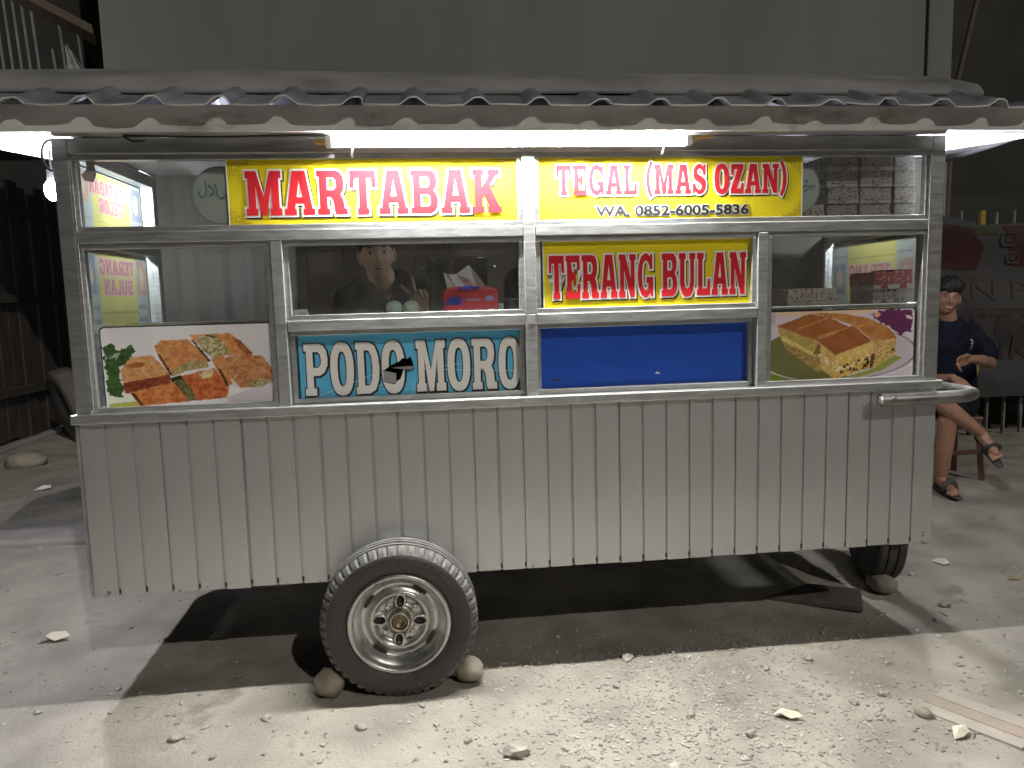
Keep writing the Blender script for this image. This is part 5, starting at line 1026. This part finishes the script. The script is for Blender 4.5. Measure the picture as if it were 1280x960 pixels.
fuse(mb, 'body', .0042, M['skinp'], se, 2); face(se, hc, hr, 1.0, .2); hair(se, hc, hr)
mb = MB(); mb.limb([(1.05, .785, 1.45), (1.05, .79, 1.33), (1.05, .81, 1.15), (1.05, .815, .98)], [.19, .19, .175, .17], 24, flat=.68, up=(0, 1, 0))
for sx in (-1, 1): mb.limb([(1.05+sx*.05, .785, 1.545), (1.05+sx*.11, .785, 1.525), (1.05+sx*.185, .785, 1.475), (1.05+sx*.225, .77, 1.30)], [.045, .06, .07, .064])
o = fuse(mb, 'shirt', .007, M['blk'], se, 5)
# V neck: remove the cloth in a wedge at the throat
bm = bmesh.new(); bm.from_mesh(o.data); L0 = WM[se.name].translation; dl = []
for v in bm.verts:
    p = v.co+L0; 
    if p.y < .79 and p.z > 1.425 and abs(p.x-1.05) < (p.z-1.425)*.36: dl.append(v)
bmesh.ops.delete(bm, geom=dl, context='VERTS'); bm.to_mesh(o.data); bm.free()
mb = MB(); mb.limb([(1.045, .745, 1.53), (1.05, .728, 1.46), (1.05, .715, 1.32)], [.07, .095, .10], 16, flat=.45, up=(0, 1, 0)); fuse(mb, 'chest', .006, M['skinp'], se, 3)
mb = MB(); mb.limb([(1.05, .815, 1.02), (1.05, .815, .92)], [.165, .16], 20, flat=.7, up=(0, 1, 0))
for sx in (-1, 1): mb.limb([(1.05+sx*.09, .815, .92), (1.05+sx*.1, .80, .56), (1.05+sx*.11, .82, .2)], [.098, .078, .062])
fuse(mb, 'trousers', .009, M['denim'], se, 4)

# he stands a little behind the open back of the cart
se.location = Vector((1.05, .8, .1))+Vector((-.018, .14, .004))
# seated man at right
st = thing('person', 'seated young man in a navy T-shirt with legs crossed, right of the cart', 'person', (4.72, 1.8, .1))
hc = Vector((4.605, 1.83, 1.385)); hr = rotm(z=-22, x=4, y=6); mb = MB(); head(mb, hc, hr, 1.02)
mb.limb([hc+Vector((.02, .03, -.06)), (4.66, 1.88, 1.23), (4.68, 1.90, 1.16)], [.055, .056, .066])
mb.limb([(4.69, 1.90, 1.15), (4.71, 1.92, 1.02), (4.74, 1.93, .84), (4.76, 1.93, .66)], [.10, .15, .14, .155], 18, flat=.66, up=(-.2, 1, 0))
sh = {-1: (4.545, 1.96, 1.125), 1: (4.84, 1.88, 1.125)}
mb.limb([(4.69, 1.90, 1.15), sh[1]], [.055, .056]); mb.limb([(4.69, 1.90, 1.15), sh[-1]], [.055, .056])
wl = Vector((4.55, 1.52, .985)); mb.limb([sh[1], (4.885, 1.80, 1.0), (4.86, 1.72, .93)], [.052, .045, .04]); mb.limb([(4.86, 1.72, .93), (4.70, 1.60, .965), tuple(wl)], [.041, .038, .026])
wr2 = Vector((4.48, 1.58, .86)); mb.limb([sh[-1], (4.42, 1.88, .90), (4.40, 1.82, .84)], [.052, .045, .04]); mb.limb([(4.40, 1.82, .84), (4.44, 1.68, .84), tuple(wr2)], [.04, .036, .026])
hand(mb, wl, (-.9, -.25, -.12), (-.1, -.3, .95), (.1, -.6, -.5), (.25, .35, .5, .6), .35, 1.02); hand(mb, wr2, (.1, -.8, -.3), (.9, .1, .1), (0, .1, -1), (.45, .5, .5, .5), .3, 1.02)
# legs: left foot on the ground, right leg crossed over
mb.limb([(4.82, 1.88, .62), (4.56, 1.68, .62), (4.40, 1.50, .62)], [.085, .078, .062]); mb.limb([(4.395, 1.49, .61), (4.405, 1.53, .40), (4.42, 1.57, .19)], [.06, .056, .038])
mb.limb([(4.42, 1.59, .17), (4.40, 1.50, .145), (4.375, 1.38, .13)], [.038, .034, .03]); 
for i in range(5): mb.limb([(4.34+.017*i, 1.39, .125), (4.335+.017*i, 1.345+.006*i, .122)], [.012 if i else .014, .010])
mb.limb([(4.68, 1.86, .66), (4.42, 1.62, .74), (4.26, 1.47, .765)], [.085, .078, .062]); mb.limb([(4.26, 1.46, .755), (4.42, 1.455, .63), (4.60, 1.46, .505)], [.060, .056, .038])
mb.limb([(4.61, 1.465, .495), (4.625, 1.42, .44), (4.63, 1.36, .385)], [.04, .037, .031])
for i in range(5): mb.limb([(4.60+.016*i, 1.365, .372+.004*i), (4.60+.016*i, 1.335, .345+.006*i)], [.012 if i else .014, .010])
fuse(mb, 'body', .0055, M['skin'], st, 2); face(st, hc, hr, 1.02, 1.0); hair(st, hc, hr, 1.02, .040, .034, .035)
mb = MB(); mb.limb([(4.695, 1.90, 1.09), (4.71, 1.915, .98), (4.74, 1.92, .82), (4.76, 1.92, .66)], [.178, .182, .178, .18], 24, flat=.70, up=(-.2, 1, 0))
mb.limb([(4.62, 1.92, 1.17), sh[-1], (4.47, 1.93, 1.0)], [.06, .066, .07]); mb.limb([(4.75, 1.885, 1.17), (4.84, 1.875, 1.12), (4.885, 1.81, 1.03), (4.88, 1.765, .985)], [.06, .068, .07, .068])
fuse(mb, 'shirt', .008, M['navy'], st, 5)
t = MB()
for k, (a, b_, w_, h_) in enumerate(((0, .03, .012, .014), (.012, .022, .01, .008), (.004, .008, .016, .01), (.008, -.006, .012, .008), (0, -.02, .014, .007))): t.box(4.735+a, 4.735+a+w_, 1.762+k*.0005, 1.766, 1.055+b_, 1.055+b_+h_)
me = t.mesh('chest_print'); me.transform(Matrix.Translation((0, -.012, 0))); place(me, 'chest_print', M['cloth'], st)
mb = MB(); mb.limb([(4.76, 1.92, .70), (4.75, 1.90, .63)], [.172, .17], 20, flat=.75, up=(0, 1, 0)); mb.limb([(4.80, 1.88, .62), (4.62, 1.73, .62), (4.52, 1.62, .62)], [.105, .1, .095]); mb.limb([(4.68, 1.86, .67), (4.50, 1.70, .725), (4.40, 1.60, .745)], [.105, .1, .094]); fuse(mb, 'shorts', .009, M['denim'], st, 4)
def slide(pts, up, strap):
    t = MB(); t.limb(pts, [.036, .042, .040, .034], 14, flat=.32, up=up); t.build('sandal_sole', M['sandal'], st, smooth=True); t = MB(); t.tube(strap, .026, 8, flat=.22, up=(0, -.6, .5)); t.build('sandal_strap', M['sandal'], st, smooth=True)
slide([(4.425, 1.62, .112), (4.41, 1.52, .108), (4.385, 1.42, .106), (4.37, 1.345, .106)], (0, 0, 1), [(4.345, 1.44, .118), (4.36, 1.44, .17), (4.395, 1.445, .185), (4.43, 1.45, .165), (4.442, 1.455, .118)])
slide([(4.640, 1.515, .455), (4.648, 1.465, .405), (4.65, 1.405, .355), (4.645, 1.345, .315)], (0, .6, -.8), [(4.588, 1.405, .375), (4.598, 1.372, .42), (4.632, 1.362, .432), (4.668, 1.372, .418), (4.682, 1.41, .37)])
so = thing('plastic_stool', 'small maroon plastic stool under the seated man', 'stool', (4.74, 1.9, .1))
MB().box(4.60, 4.88, 1.77, 2.05, .515, .548).build('seat', M['stool'], so, bevel=.012)
for sx in (0, 1):
    for sy in (0, 1):
        t = MB(); xt, yt = 4.625+.23*sx, 1.795+.23*sy; xb, yb = 4.60+.28*sx, 1.77+.28*sy; t.tube([(xb, yb, .085), (xt, yt, .515)], .026, 4); t.build('leg', M['stool'], so)
for z in (.28,): B('cross_rail', M['stool'], so, 4.635, 4.845, 1.768, 1.782, z, z+.035, .003); B('cross_rail', M['stool'], so, 4.635, 4.845, 2.038, 2.052, z, z+.035, .003)
for o in (st, so): o.location += Vector((.20, .28, 0))
print('objects', len(bpy.data.objects))
